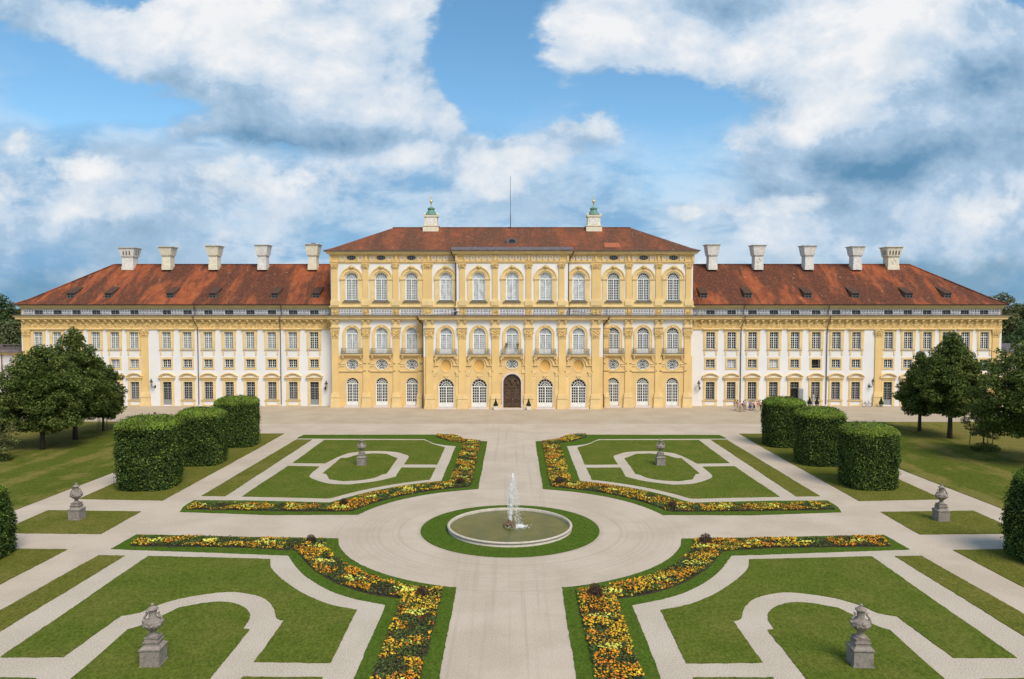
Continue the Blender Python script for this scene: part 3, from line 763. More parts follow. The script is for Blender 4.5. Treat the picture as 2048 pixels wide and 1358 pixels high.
def flower_bed(poly, mid, side, seed, label, per, leafn):
    rng = np.random.default_rng(seed)
    pts = poly if side > 0 else mir(poly)
    midp = mid if side > 0 else [(-x, y) for x, y in mid]
    xs = [p[0] for p in pts]; ys = [p[1] for p in pts]
    cx, cy = sum(xs) / len(xs), sum(ys) / len(ys)
    root = empty('flower_bed', (cx, cy, .04))
    tag(root, label, 'flower bed', 'flower beds of the parterre')
    b = MB(); b.poly(ragged(pts, .5, .05), .0, .07); b.build('soil', 'soil', root, (cx, cy, .0))
    area = (max(xs) - min(xs)) * (max(ys) - min(ys))
    def scat(n):
        X = rng.uniform(min(xs), max(xs), n); Y = rng.uniform(min(ys), max(ys), n)
        k_ = inside(pts, X, Y)
        return X[k_], Y[k_]
    segs, L = along(midp)
    # foliage
    X, Y = scat(int(area * leafn))
    hgt = .10 + .16 * vnoise(X, Y, 1.1, seed)
    Z = .07 + hgt * rng.uniform(.15, 1, len(X)) ** .6
    P = np.stack([X, Y, Z], 1); N = rng.normal(size=P.shape) * .7 + np.array([0, 0, .8])
    V, F = leaves(P, N, .12, rng)
    V[:, 0] -= cx; V[:, 1] -= cy
    tag(link('foliage', np_mesh('foliage', V, F, 'leaf_bed'), root, (cx, cy, 0)), kind='stuff')
    # flower heads: small many-petalled discs facing up, set in drifts
    X, Y = scat(int(area * per))
    a = vnoise(X, Y, 1.0, seed + 1); c_ = vnoise(X, Y, .8, seed + 2); e = vnoise(X, Y, 2.1, seed + 3)
    pale = np.zeros(len(X), bool)
    s = 1.6 + (seed % 3) * .3
    while s < L - .5:
        p = at_len(segs, s)
        d2 = ((X - p.x) / .75) ** 2 + ((Y - p.y) / .42) ** 2
        pale |= (d2 < 1) & (e > .3)
        s += 4.1
    kinds = {}
    keep = (a + .35 * e) > .55
    kinds['orange_flowers'] = ('petal_orange', keep & ~pale & (c_ < .52))
    kinds['golden_flowers'] = ('petal_gold', keep & ~pale & (c_ >= .48))
    kinds['pale_yellow_flowers'] = ('petal_pale', pale)
    kinds['red_flowers'] = ('petal_red', ~keep & ~pale & (e > .74))
    for nm, (mt, sel) in kinds.items():
        x, y = X[sel], Y[sel]
        big = 1.35 if nm.startswith('pale') else 1.0
        if nm.startswith('red'): big = .8
        sz = .056 * big * rng.uniform(.6, 1.35, len(x))
        z = .10 + .20 * vnoise(x, y, 1.1, seed) + rng.uniform(-.02, .07, len(x))
        q = 6
        th = np.arange(q) * 2 * PI / q
        ti = rng.normal(0, .35, (len(x), 2))
        rim = []
        for t in th:
            dx, dy = math.cos(t) * sz, math.sin(t) * sz
            rim.append(np.stack([x + dx, y + dy, z + ti[:, 0] * dx + ti[:, 1] * dy - .35 * sz], 1))
        top = np.stack([x, y, z + .35 * sz], 1)
        V = np.stack(rim + [top], 1)
        n_ = len(x)
        V = V.reshape(-1, 3)
        idx = np.arange(n_)[:, None] * (q + 1)
        F = np.concatenate([np.stack([idx[:, 0] + i, idx[:, 0] + (i + 1) % q, idx[:, 0] + q], 1) for i in range(q)])
        V[:, 0] -= cx; V[:, 1] -= cy
        tag(link(nm, np_mesh(nm, V, F, mt), root, (cx, cy, 0)), kind='stuff')
flower_bed(U_fl, U_mid, -1, 11, 'orange and yellow flower bed left of the path between fountain and palace', 50, 190)
flower_bed(U_fl, U_mid, 1, 23, 'orange and yellow flower bed right of the path between fountain and palace', 50, 190)
flower_bed(L_fl, L_mid, -1, 37, 'large orange and yellow flower bed in the front left, before the fountain', 52, 200)
flower_bed(L_fl, L_mid, 1, 41, 'large orange and yellow flower bed in the front right, before the fountain', 52, 200)
def shrub_mesh(seed, r=.46, h=.7):
    rng = np.random.default_rng(seed)
    n = 900
    d = rng.normal(size=(n, 3)); d /= np.linalg.norm(d, axis=1, keepdims=True); d[:, 2] = abs(d[:, 2])
    P = d * np.array([r, r, h]) * rng.uniform(.15, 1.15, n)[:, None] ** .6
    N = rng.normal(size=(n, 3)) + d * .3; N[:, 2] *= .4
    V, F = leaves(P, N, .20, rng, .16)
    return np_mesh('shrub', V, F, 'leaf_purple')
sm = shrub_mesh(3)
for (px, py, lab) in ((845, 1196, 'dark purple shrub at the inner corner of the front left flower bed'),
                      (622, 1088, 'dark purple shrub at the outer bend of the front left flower bed'),
                      (1190, 1196, 'dark purple shrub at the inner corner of the front right flower bed'),
                      (1411, 1090, 'dark purple shrub at the outer bend of the front right flower bed'),
                      (688, 1014, 'dark purple shrub at the outer bend of the far left flower bed'),
                      (921, 970, 'dark purple shrub at the inner corner of the far left flower bed'),
                      (1118, 969, 'dark purple shrub at the inner corner of the far right flower bed'),
                      (1345, 1018, 'dark purple shrub at the outer bend of the far right flower bed')):
    d = ray(px, py); t = -CAMZ / d[2]
    o = link('purple_shrub', sm, None, (CAMX + d[0] * t, d[1] * t, .07))
    o.rotation_euler = (0, 0, rngp.uniform(0, 6)); q = rngp.uniform(.85, 1.1); o.scale = (q, q, q)
    tag(o, lab, 'shrub', 'dark shrubs in the flower beds')

# ------------------------------------------------------------------ fountain
FC = (-.02, 59.9, 0)
ft = tag(empty('fountain', FC), 'round stone fountain basin with a single tall jet in the middle of the garden', 'fountain')
b = MB()
prof = [(4.86, -.02), (4.86, .12), (4.82, .15), (4.82, .24), (4.90, .28), (4.92, .34), (4.87, .39), (4.80, .41), (4.72, .39), (4.69, .34), (4.69, .0)]
n = 120; vs = []; fs = []
for r_, z in prof:
    for i in range(n):
        a = 2 * PI * i / n; vs.append((FC[0] + r_ * math.cos(a), FC[1] + r_ * math.sin(a), z))
for j in range(len(prof) - 1):
    for i in range(n):
        i2 = (i + 1) % n; fs.append((j * n + i, j * n + i2, (j + 1) * n + i2, (j + 1) * n + i))
b.add(vs, fs); b.build('basin_rim', 'rim_stone', ft, FC, True)
b = MB(); b.lathe([(4.73, .12), (4.73, .2)], FC[0], FC[1], 96)
tag(b.build('water', 'water'), kind='structure')
b = MB(); rr_ = random.Random(8)
for i in range(34):
    a = rr_.uniform(0, 2 * PI); q = rr_.uniform(0, .5); s_ = rr_.uniform(.10, .2)
    b.blob((FC[0] + q * math.cos(a), FC[1] + q * math.sin(a), .22 + (.5 - q) * rr_.uniform(.3, .75)), (s_, s_, s_ * .8), 7, 5, .2, rr_)
b.build('rock_pile', flat('wet_brown_tuff', (.16, .105, .06), .6), ft, FC)
rng = np.random.default_rng(4)
def drops(P, S, name, stretch=1.6):
    n_ = len(P)
    o6 = np.array([(1, 0, 0), (0, 1, 0), (-1, 0, 0), (0, -1, 0), (0, 0, 1), (0, 0, -1)], float) * np.array([1, 1, stretch])
    V = (P[:, None, :] + o6[None] * S[:, None, None]).reshape(-1, 3)
    f8 = np.array([(0, 1, 4), (1, 2, 4), (2, 3, 4), (3, 0, 4), (1, 0, 5), (2, 1, 5), (3, 2, 5), (0, 3, 5)])
    F = (np.arange(n_)[:, None, None] * 6 + f8[None]).reshape(-1, 3)
    V -= np.array(FC)
    return link(name, np_mesh(name, V, F, 'spray'), ft, FC)
t = rng.uniform(0, 1, 5200)
top = 4.35
spread = .03 + .065 * np.sin(PI * t ** .9) ** 1.2 + .02 * (t < .2)
top_s = top - .25 * rng.uniform(0, 1, len(t)) ** 2
cx_ = FC[0] + .02 + .22 * t ** 1.8
ang_ = rng.uniform(0, 2 * PI, len(t)); rad_ = np.abs(rng.normal(0, 1, len(t))) * spread
core = MB(); core.tube([(FC[0] + .02, FC[1], .5), (FC[0] + .03, FC[1], 1.6), (FC[0] + .07, FC[1], 2.8), (FC[0] + .16, FC[1], 3.8), (FC[0] + .2, FC[1], 4.2)], [.045, .05, .055, .05, .012], 8)
core.build('jet_core', 'spray', ft, FC, True)
P1 = np.stack([cx_ + rad_ * np.cos(ang_), FC[1] + rad_ * np.sin(ang_), .6 + (top_s - .6) * t], 1)
S1 = rng.uniform(.012, .034, len(t))
drops(P1, S1, 'water_jet', 2.6)
t = rng.uniform(0, 1, 900) ** .8                       # drops falling back on the lee side
f0 = rng.normal(0, 1, len(t))
P2 = np.stack([FC[0] + .22 + .42 * t ** .7 + f0 * (.06 + .16 * t), FC[1] + rng.normal(0, .2, len(t)), top - (top - .22) * t ** 1.2 - rng.uniform(0, .3, len(t))], 1)
P2[:, 2] = np.maximum(P2[:, 2], .22)
drops(P2, rng.uniform(.009, .022, len(t)), 'falling_drops', 1.8)
a = rng.uniform(0, 2 * PI, 1500); q = np.abs(rng.normal(0, 1, 1500))
P3 = np.stack([FC[0] + .70 + .36 * q * np.cos(a), FC[1] - .1 + .30 * q * np.sin(a), .21 + np.abs(rng.normal(0, .07, 1500)) * np.exp(-q)], 1)
drops(P3, rng.uniform(.012, .04, 1500), 'splash_foam', .7)

# ------------------------------------------------------------------ urns on pedestals
def make_urn():
    root = empty('garden_urn', (0, 0, .04))
    b = MB()
    b.box(-.50, .50, -.50, .50, .02, .10)
    b.box(-.47, .47, -.47, .47, .10, .78)
    b.frustum(0, 0, .78, .84, .47, .47, .51, .51)
    b.box(-.51, .51, -.51, .51, .84, .90)
    b.frustum(0, 0, .90, 1.02, .48, .48, .34, .34)
    b.build('pedestal', 'stone', root, (0, 0, 0))
    b = MB()
    b.box(-.34, .34, -.34, .34, 1.02, 1.12)
    b.frustum(0, 0, 1.12, 1.17, .34, .34, .38, .38); b.box(-.38, .38, -.38, .38, 1.17, 1.21)
    b.box(-.31, .31, -.31, .31, 1.21, 1.34)
    b.frustum(0, 0, 1.34, 1.38, .31, .31, .34, .34)
    b.build('plinth', 'stone', root, (0, 0, 0))
    b = MB()
    b.lathe([(.27, 1.38), (.28, 1.42), (.22, 1.46), (.15, 1.54), (.13, 1.62), (.16, 1.66), (.20, 1.68), (.17, 1.71), (.27, 1.76), (.38, 1.86), (.45, 1.97), (.47, 2.03), (.45, 2.07), (.42, 2.10), (.44, 2.13), (.38, 2.19),
             (.25, 2.24), (.19, 2.30), (.18, 2.44), (.185, 2.58), (.21, 2.66), (.22, 2.69)], n=20)
    v_ = b.build('vase', 'stone', root, (0, 0, 0), True)
    b = MB(); rr = random.Random(2)
    for sgn in (-1, 1):                                 # masks on the shoulders with scrolls rising to the neck
        b.blob((sgn * .43, 0, 2.12), (.11, .12, .13), 8, 6, .12, rr)
        b.tube([(sgn * .42, .03, 2.2), (sgn * .40, .03, 2.33), (sgn * .31, .02, 2.42), (sgn * .25, 0, 2.52), (sgn * .30, 0, 2.58), (sgn * .35, 0, 2.53)], [.06, .05, .05, .045, .04, .03], 7)
        b.blob((0, sgn * .40, 2.12), (.12, .09, .12), 8, 6, .12, rr)
    b.build('handle', 'stone', root, (0, 0, 0), True)
    b = MB()
    for q in range(14):                                 # festoon round the belly
        a = 2 * PI * q / 14
        b.blob((.45 * math.cos(a), .45 * math.sin(a), 2.02 - .05 * abs(math.sin(a * 2))), .055, 6, 4, .2, rr)
    for q in range(12):
        a = 2 * PI * q / 12
        b.tube([(.19 * math.cos(a), .19 * math.sin(a), 1.74), (.40 * math.cos(a), .40 * math.sin(a), 1.90)], [.022, .035], 5)
    b.build('festoon', 'stone', root, (0, 0, 0), True)
    b = MB()
    b.lathe([(.20, 2.69), (.27, 2.71), (.28, 2.74), (.22, 2.78), (.14, 2.84), (.07, 2.88), (.05, 2.90), (.085, 2.93), (.09, 2.97), (.03, 3.02)], n=18)
    b.build('lid', 'stone', root, (0, 0, 0), True)
    return root
urn = make_urn()
spots = [(-17.35, 36.95, 3, 'largest weathered stone urn on its pedestal, on the front left lawn'), (17.2, 36.95, -2, 'largest weathered stone urn on its pedestal, on the front right lawn'),
         (-16.45, 84.15, 1, 'stone urn on a pedestal in the oval lawn beyond the fountain on the left'), (16.45, 84.15, 0, 'stone urn on a pedestal in the oval lawn beyond the fountain on the right'),
         (-35.6, 62.5, 0, 'stone urn in the small square lawn beside the near left clipped hedge'), (35.2, 62.3, 2, 'stone urn in the small square lawn beside the near right clipped hedge')]
for i, (x, y, rz, lab) in enumerate(spots):
    o = urn if i == 0 else copy_tree(urn, (x, y, .04))
    o.location = (x, y, .04); WL[o.name] = (x, y, .04)
    o.rotation_euler = (0, 0, R(rz + (180 if i % 2 else 0)))
    tag(o, lab, 'urn', 'stone urns on pedestals')

# ------------------------------------------------------------------ clipped hedge blocks
def hedge_meshes(seed, hx=2.38, hy=2.3, H=5.9, taper=0.0):
    rng = np.random.default_rng(seed)
    def surf(n):
        th = rng.uniform(0, 2 * PI, n); h = rng.uniform(0, 1.32, n)
        p = 3.6
        c_, s_ = np.cos(th), np.sin(th)
        r_ = (np.abs(c_) ** p + np.abs(s_) ** p) ** (-1 / p)
        X, Y = c_ * r_, s_ * r_
        side = h < 1
        z = np.where(side, h, 1.0)
        f = np.where(side, 1 - .055 * (1 - np.clip(h, 0, 1)) ** 2 * 1.2 - .10 * np.clip((h - .84) / .16, 0, 1) ** 2.2, .90 * np.sqrt(np.clip((1.32 - h) / .32, 0, 1)))
        f = f * (1 - taper * np.clip((h - .35) / .75, 0, 1) ** 1.5)
        nz = np.where(side, .15 + taper * .5 + .9 * np.clip((h - .84) / .16, 0, 1), 1.6)
        top_dome = np.where(side, -.055 * np.clip((h - .86) / .14, 0, 1) ** 2, -.055 * (f / .9) ** 4)
        P = np.stack([X * f * hx, Y * f * hy, (z + top_dome + .01) * H], 1)
        N = np.stack([X * f, Y * f, nz], 1); N /= np.linalg.norm(N, axis=1, keepdims=True)
        return P, N
    P, N = surf(36000)
    lump = vnoise(P[:, 0] * 1.7 + P[:, 2] * .4, P[:, 1] * 1.7 + P[:, 2] * 1.5, 1.0, seed) - .5
    P = P + N * (lump[:, None] * .30 + rng.normal(0, .10, (len(P), 1))) + rng.normal(0, .03, P.shape)
    P[:, 2] = np.maximum(P[:, 2], .05)
    Nn = N * .55 + rng.normal(size=N.shape) * .55; Nn[:, 2] += .35
    V, F = leaves(P, Nn, .17, rng, .6)
    # stray shoots
    P2, N2 = surf(1700); P2 = P2 + N2 * rng.uniform(.10, .42, (len(P2), 1))
    V2, F2 = leaves(P2, N2 + rng.normal(size=N2.shape) * .8, .16, rng, .5)
    lm = np_mesh('leaf_shell', np.concatenate([V, V2]), np.concatenate([F, F2 + len(V)]), 'leaf_hedge')
    # paler leaves with sunlight painted into the colour: thick on top, scattered on sides
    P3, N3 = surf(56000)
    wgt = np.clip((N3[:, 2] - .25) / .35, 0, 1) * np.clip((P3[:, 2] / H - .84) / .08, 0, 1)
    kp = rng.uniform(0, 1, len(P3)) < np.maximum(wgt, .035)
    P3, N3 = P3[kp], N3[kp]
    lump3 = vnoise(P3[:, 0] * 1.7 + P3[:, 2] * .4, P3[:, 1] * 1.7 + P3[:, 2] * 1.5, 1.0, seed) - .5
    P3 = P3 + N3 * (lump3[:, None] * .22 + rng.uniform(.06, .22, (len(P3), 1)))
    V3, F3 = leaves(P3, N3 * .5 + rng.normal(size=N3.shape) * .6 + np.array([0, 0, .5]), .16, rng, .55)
    fm_ = np_mesh('sunlit_tint_leaves', V3, F3, 'leaf_sunlit_tint')
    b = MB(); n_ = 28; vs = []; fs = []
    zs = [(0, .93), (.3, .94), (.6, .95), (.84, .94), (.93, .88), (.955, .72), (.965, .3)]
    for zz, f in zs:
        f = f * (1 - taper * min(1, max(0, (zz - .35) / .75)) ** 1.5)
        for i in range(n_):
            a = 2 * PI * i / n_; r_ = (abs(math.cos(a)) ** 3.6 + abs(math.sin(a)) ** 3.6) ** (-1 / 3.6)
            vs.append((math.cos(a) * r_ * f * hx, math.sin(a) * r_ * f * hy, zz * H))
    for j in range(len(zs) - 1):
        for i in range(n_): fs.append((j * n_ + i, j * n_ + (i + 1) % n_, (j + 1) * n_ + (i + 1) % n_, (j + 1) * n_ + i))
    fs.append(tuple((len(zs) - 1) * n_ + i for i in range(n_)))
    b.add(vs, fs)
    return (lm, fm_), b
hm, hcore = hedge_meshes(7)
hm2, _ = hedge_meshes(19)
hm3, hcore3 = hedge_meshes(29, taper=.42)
core0 = None
for i, (x, y, q, lab) in enumerate(((-35.1, 74.2, 1.10, 'nearest of the three clipped hedge blocks in the left row'), (-34.5, 85.3, 1.0, 'middle of the three clipped hedge blocks in the left row'),
                          (-34.4, 96.2, .98, 'farthest of the three clipped hedge blocks in the left row'),
                          (34.75, 74.4, .99, 'nearest of the three clipped hedge blocks in the right row'), (34.3, 85.2, .99, 'middle of the three clipped hedge blocks in the right row'),
                          (34.2, 96.2, .96, 'farthest of the three clipped hedge blocks in the right row'),
                          (-37.3, 52.6, .95, 'clipped hedge block cut off by the left edge of the picture'), (37.3, 52.4, 1.04, 'clipped hedge block cut off by the right edge of the picture'))):
    r0 = tag(empty('clipped_hedge', (x, y, .03)), lab, 'hedge', 'clipped hedge blocks')
    rz_ = PI * ((i // 2) % 2) + R(rngp.uniform(-3, 3)); qz = q * rngp.uniform(.98, 1.02)
    for nm_, me_ in zip(('foliage', 'sunlit_tint_leaves'), (hm3 if i > 5 else hm if i % 2 else hm2)):
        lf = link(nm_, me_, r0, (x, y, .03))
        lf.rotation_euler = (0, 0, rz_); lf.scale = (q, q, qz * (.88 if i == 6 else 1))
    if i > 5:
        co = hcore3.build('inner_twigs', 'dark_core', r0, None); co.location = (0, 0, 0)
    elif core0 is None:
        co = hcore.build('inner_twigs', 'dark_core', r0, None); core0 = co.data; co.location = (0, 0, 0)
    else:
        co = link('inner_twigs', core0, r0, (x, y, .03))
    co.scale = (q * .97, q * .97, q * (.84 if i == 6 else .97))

# ------------------------------------------------------------------ trees
def tree(name, loc, H, rad, z0, seed, prof, m, leafsz, nclump, nleaf, label, cat='tree', group=None, trunk_r=.28, squash=1.0, lean=0.0, clump_r=1.0, open_=0.0):
    """prof: list of (t, r) with t from crown bottom to top, r as share of rad"""
    rng = np.random.default_rng(seed)
    root = tag(empty(name, loc), label, cat, group)
    ts = np.array([p[0] for p in prof]); rs = np.array([p[1] for p in prof])
    PP, NN = [], []
    cents = []
    tg = np.linspace(0, 1, 60); cdf = np.cumsum(np.interp(tg, ts, rs) + .12); cdf = (cdf - cdf[0]) / (cdf[-1] - cdf[0])
    for i in range(nclump):
        t = float(np.interp((i + rng.uniform()) / nclump, cdf, tg)) if i < nclump - 1 else .98
        th = i * 2.39996 + rng.uniform(-.5, .5)
        rmax = np.interp(t, ts, rs) * rad
        lob = 1 + .14 * math.sin(2 * th + seed) + .10 * math.sin(3 * th + 1.7 * seed)
        q = (rng.uniform(.0, 1) ** .42)
        cr = clump_r * rng.uniform(.65, 1.25) * (.55 + .45 * min(1, rmax / rad))
        rr = max(0, rmax * lob - cr * .45) * q
        c_ = np.array([rr * math.cos(th) + lean * t, rr * math.sin(th) * squash, z0 + (H - z0) * t - cr * .3])
        cents.append((c_, cr))
        k_ = int(nleaf * (cr / clump_r) ** 2)
        d = rng.normal(size=(k_, 3)); d /= np.linalg.norm(d, axis=1, keepdims=True)
        rr_ = rng.uniform(.25, 1, k_)[:, None] ** .45
        P = c_ + d * rr_ * np.array([cr, cr, cr * .62])
        P[:, 2] -= .10 * (d[:, 0] ** 2 + d[:, 1] ** 2) * cr
        PP.append(P); NN.append(d * .6 + np.array([0, 0, .5]) + rng.normal(size=(k_, 3)) * .5)
    P = np.concatenate(PP); N = np.concatenate(NN)
    V, F = leaves(P, N, leafsz, rng, .62)
    link('crown', np_mesh('crown', V, F, m), root, loc)
    b = MB()
    lx, ly, lz = loc
    tp = [(lx, ly, lz - .1), (lx + .02, ly, lz + z0 * .6), (lx + lean * .2, ly, lz + z0 + (H - z0) * .25), (lx + lean * .7, ly, lz + z0 + (H - z0) * .75)]
    b.tube(tp, [trunk_r * 1.25, trunk_r, trunk_r * .75, trunk_r * .2], 9)
    for i in range(min(22, nclump)):
        c_, cr = cents[(i * 7) % len(cents)]
        sz = max(z0 * .9, c_[2] - 1.2 - .35 * math.hypot(c_[0], c_[1]))
        b.tube([(lx + lean * .1, ly, lz + sz), (lx + c_[0] * .5, ly + c_[1] * .5, lz + sz + (c_[2] - sz) * .6), (lx + c_[0], ly + c_[1], lz + c_[2])], [trunk_r * .36, trunk_r * .22, trunk_r * .06], 5)
    b.build('trunk', 'bark', root, loc, True)
    return root
LIN = [(0, .55), (.08, .82), (.25, 1.0), (.5, .93), (.7, .70), (.85, .42), (.95, .2), (1, .05)]
ROUND = [(0, .5), (.12, .88), (.35, 1.0), (.62, .95), (.82, .68), (.95, .35), (1, .1)]
CONE = [(0, .5), (.1, .85), (.28, 1.0), (.5, .72), (.72, .45), (.88, .28), (1, .06)]
AV = 'linden trees of the side avenues'
tree('linden_tree', (-57.2, 93.2, .03), 12.8, 4.6, 2.8, 1, ROUND, 'leaf_linden', .28, 190, 270, 'broad round linden with a full dark crown, front tree of the left avenue', group=AV, clump_r=1.25)
tree('linden_tree', (-57.2, 100.2, .03), 14.9, 4.5, 3.2, 2, LIN, 'leaf_linden', .28, 190, 260, 'tallest linden of the left avenue, its pointed top rising behind the round front tree', group=AV, clump_r=1.2)
tree('linden_tree', (-57.2, 107.1, .03), 9.8, 3.4, 2.3, 3, ROUND, 'leaf_linden', .26, 110, 250, 'smaller linden of the left avenue farthest back, with wooden stakes round its trunk', group=AV, trunk_r=.14, clump_r=1.0)
tree('linden_tree', (-65.2, 95.0, .03), 7.0, 3.0, 1.8, 4, ROUND, 'leaf_linden', .28, 120, 250, 'low linden at the left edge of the picture behind the front tree', group=AV, clump_r=1.1)
tree('linden_tree', (56.9, 106.9, .03), 11.3, 3.6, 2.9, 5, CONE, 'leaf_linden', .26, 150, 260, 'slimmer linden with a pointed top, leftmost tree of the right avenue', group=AV, trunk_r=.22, clump_r=1.0)
tree('linden_tree', (57.9, 101.2, .03), 14.3, 4.5, 3.6, 6, LIN, 'leaf_linden', .28, 190, 260, 'tall conical linden in the middle of the right avenue', group=AV, clump_r=1.15)
tree('linden_tree', (57.6, 85.3, .03), 13.8, 5.9, 3.3, 8, ROUND, 'leaf_linden', .28, 190, 250, 'wide spreading linden cut by the right edge of the picture', group=AV, clump_r=1.25)
tree('young_tree', (57.4, 93.1, .03), 7.0, 2.2, 1.8, 9, LIN, 'leaf_young', .24, 40, 120, 'thin young tree between wooden stakes with a tuft of green at its foot', group=None, trunk_r=.08, clump_r=.75)
tree('young_tree', (-57.9, 86.6, .03), 4.6, 2.4, 1.2, 10, ROUND, 'leaf_young', .22, 26, 90, 'sparse yellowish young tree at the left edge of the picture', trunk_r=.06, clump_r=.7)
def stakes(x, y, h, r, lab):
    b = MB()
    for a in (40, 160, 280):
        b.tube([(x + r * math.cos(R(a)), y + r * math.sin(R(a)), 0), (x + r * math.cos(R(a)) * .9, y + r * math.sin(R(a)) * .9, h)], .05, 6)
    for a, c_ in ((40, 160), (160, 280), (280, 40)):
        b.tube([(x + r * .9 * math.cos(R(a)), y + r * .9 * math.sin(R(a)), h - .1), (x + r * .9 * math.cos(R(c_)), y + r * .9 * math.sin(R(c_)), h - .1)], .03, 5)
    tag(b.build('tree_stakes', 'wood_stake', None, (x, y, 0)), lab, 'tree stakes', 'stakes round young trees')
stakes(57.4, 93.1, 2.6, 1.5, 'three wooden stakes round the thin young tree on the right')
stakes(-57.4, 107.1, 2.2, .7, 'three wooden stakes round the trunk of the farthest linden on the left')
def tuft(x, y, r, h, seed, lab, m='leaf_linden'):
    rng = np.random.default_rng(seed); n_ = 1100
    d = rng.normal(size=(n_, 3)); d /= np.linalg.norm(d, axis=1, keepdims=True); d[:, 2] = abs(d[:, 2])
    P = d * np.array([r, r * .8, h]) * rng.uniform(.2, 1, n_)[:, None] ** .6 + np.array([0, 0, .04])
    V, F = leaves(P, rng.normal(size=(n_, 3)), .24, rng, .4)
    tag(link('low_bush', np_mesh('low_bush', V, F, m), None, (x, y, .03)), lab, 'bush')
tuft(57.4, 92.6, 1.9, .95, 5, 'low dark green bush at the foot of the staked young tree on the right')
tuft(-57.9, 86.2, 1.6, .8, 6, 'low green bush at the foot of the sparse young tree on the left edge')
# woodland behind the palace ends
WD = 'tall woodland trees beyond the palace'
far = [(-126, 190, 20.8, 9, 'leaf_far', 'dark woodland tree with a pointed crown at the far left beyond the palace', CONE), (-121, 197, 18.6, 9, 'leaf_far', 'rounded woodland tree just behind the left end of the palace', ROUND),
       (-114, 180, 15.5, 8, 'leaf_far_b', 'lower bushy tree directly above the left gallery roof', ROUND), (-124, 178, 15.2, 8, 'leaf_far', 'woodland tree partly cut by the left edge above the gallery balustrade', ROUND),
       (127, 200, 21.2, 9.5, 'leaf_far_b', 'pale topped woodland tree behind the right end of the palace roof', ROUND), (134, 196, 20, 9, 'leaf_far', 'rounded dark woodland tree at the far right edge', ROUND),
       (122, 180, 15.0, 8, 'leaf_far', 'lower dark tree right behind the right gallery roof', ROUND), (134, 178, 15.5, 8, 'leaf_far', 'dense lower tree at the right edge above the right gallery roof', ROUND)]
for i, (x, y, h, r, m, lab, pf) in enumerate(far):
    tree('woodland_tree', (x, y, 0), h, r, 1.5, 30 + i, pf, m, .55, 110, 200, lab, group=WD, trunk_r=.5, clump_r=2.1)
# ------------------------------------------------------------------ the palace
YW, YS, YC, YU = 134.3, 132.5, 130.5, 131.6        # front planes: wings, side bays, centre below, centre above
palace = tag(empty('palace', (0, 132, 0)), 'long yellow and white baroque palace with red tiled roofs and a raised middle block', 'palace')
def pt(b, name, m, parent=None, loc=None, smooth=False):
    return b.build(name, m, parent or palace, loc or (0, 132, 0), smooth)
DEPTH = .34
def rect_hole(cx, hw, z0, z1): return [(cx - hw, z0), (cx + hw, z0), (cx + hw, z1), (cx - hw, z1)]
def arch_hole(cx, hw, z0, zs, n=16): return [(cx - hw, z0), (cx + hw, z0)] + [(cx + hw * math.cos(PI * i / n), zs + hw * math.sin(PI * i / n)) for i in range(n + 1)]
def oval_hole(cx, rx, zc, rz, n=24): return [(cx + rx * math.cos(2 * PI * i / n), zc + rz * math.sin(2 * PI * i / n)) for i in range(n)]
def wall_panel(b, x0, x1, z0, z1, Y, holes=(), depth=DEPTH):
    loops = [[Vector((x, z, 0)) for x, z in [(x0, z0), (x1, z0), (x1, z1), (x0, z1)]]] + [[Vector((x, z, 0)) for x, z in h] for h in holes]
    fl = [p for l in loops for p in l]
    tris = tessellate_polygon(loops)
    vs = [(p.x, Y, p.y) for p in fl]
    fs = []
    for t in tris:
        a, c_, d = (fl[i] for i in t)
        cr = (c_.x - a.x) * (d.y - a.y) - (c_.y - a.y) * (d.x - a.x)
        fs.append(tuple(t) if cr > 0 else tuple(t)[::-1])      # counter-clockwise in x,z faces -Y
    b.add(vs, fs)
    for h in holes:
        n = len(h)
        b.add([(x, Y, z) for x, z in h] + [(x, Y + depth, z) for x, z in h], [(i, n + i, n + (i + 1) % n, (i + 1) % n) for i in range(n)])
# x positions of the bays, read off the facade
wx_l = [PX(p, YW) for p in (77.2, 114.9, 153, 192, 230.3, 268.6, 333.4, 375, 416.4, 458, 500.5, 543.6, 585.8, 628.3)]
wx_r = [PX(p, YW) for p in (1421, 1463.2, 1504.9, 1547.7, 1589.9, 1632.1, 1672.4, 1712.5, 1776.8, 1815.8, 1854.2, 1892.7, 1929.7, 1968.2)]
sx_l = [PX(p, YS) for p in (704.4, 763.3, 823.7)]
sx_r = [PX(p, YS) for p in (1226.2, 1286, 1345.3)]
cx_ = [PX(p, YC) for p in (892.2, 958.5, 1024.3, 1090.8, 1157.2)]
ux_o = [PX(892.1, YS), PX(1156.8, YS)]
ux_c = [PX(p, YU) for p in (957.8, 1024.4, 1090.8)]
XL, XR, MXL, MXR, CXL, CXR, UXL, UXR = -85.7, 85.35, -31.1, 31.05, -15.0, 15.45, -9.45, 9.55
ZT = 15.9
low_path = [(XL, 157), (XL, YW), (MXL, YW), (MXL, YS), (CXL, YS), (CXL, YC), (CXR, YC), (CXR, YS), (MXR, YS), (MXR, YW), (XR, YW), (XR, 157)]
up_path = [(MXL, 152.5), (MXL, YS), (UXL, YS), (UXL, YU), (UXR, YU), (UXR, YS), (MXR, YS), (MXR, 152.5)]
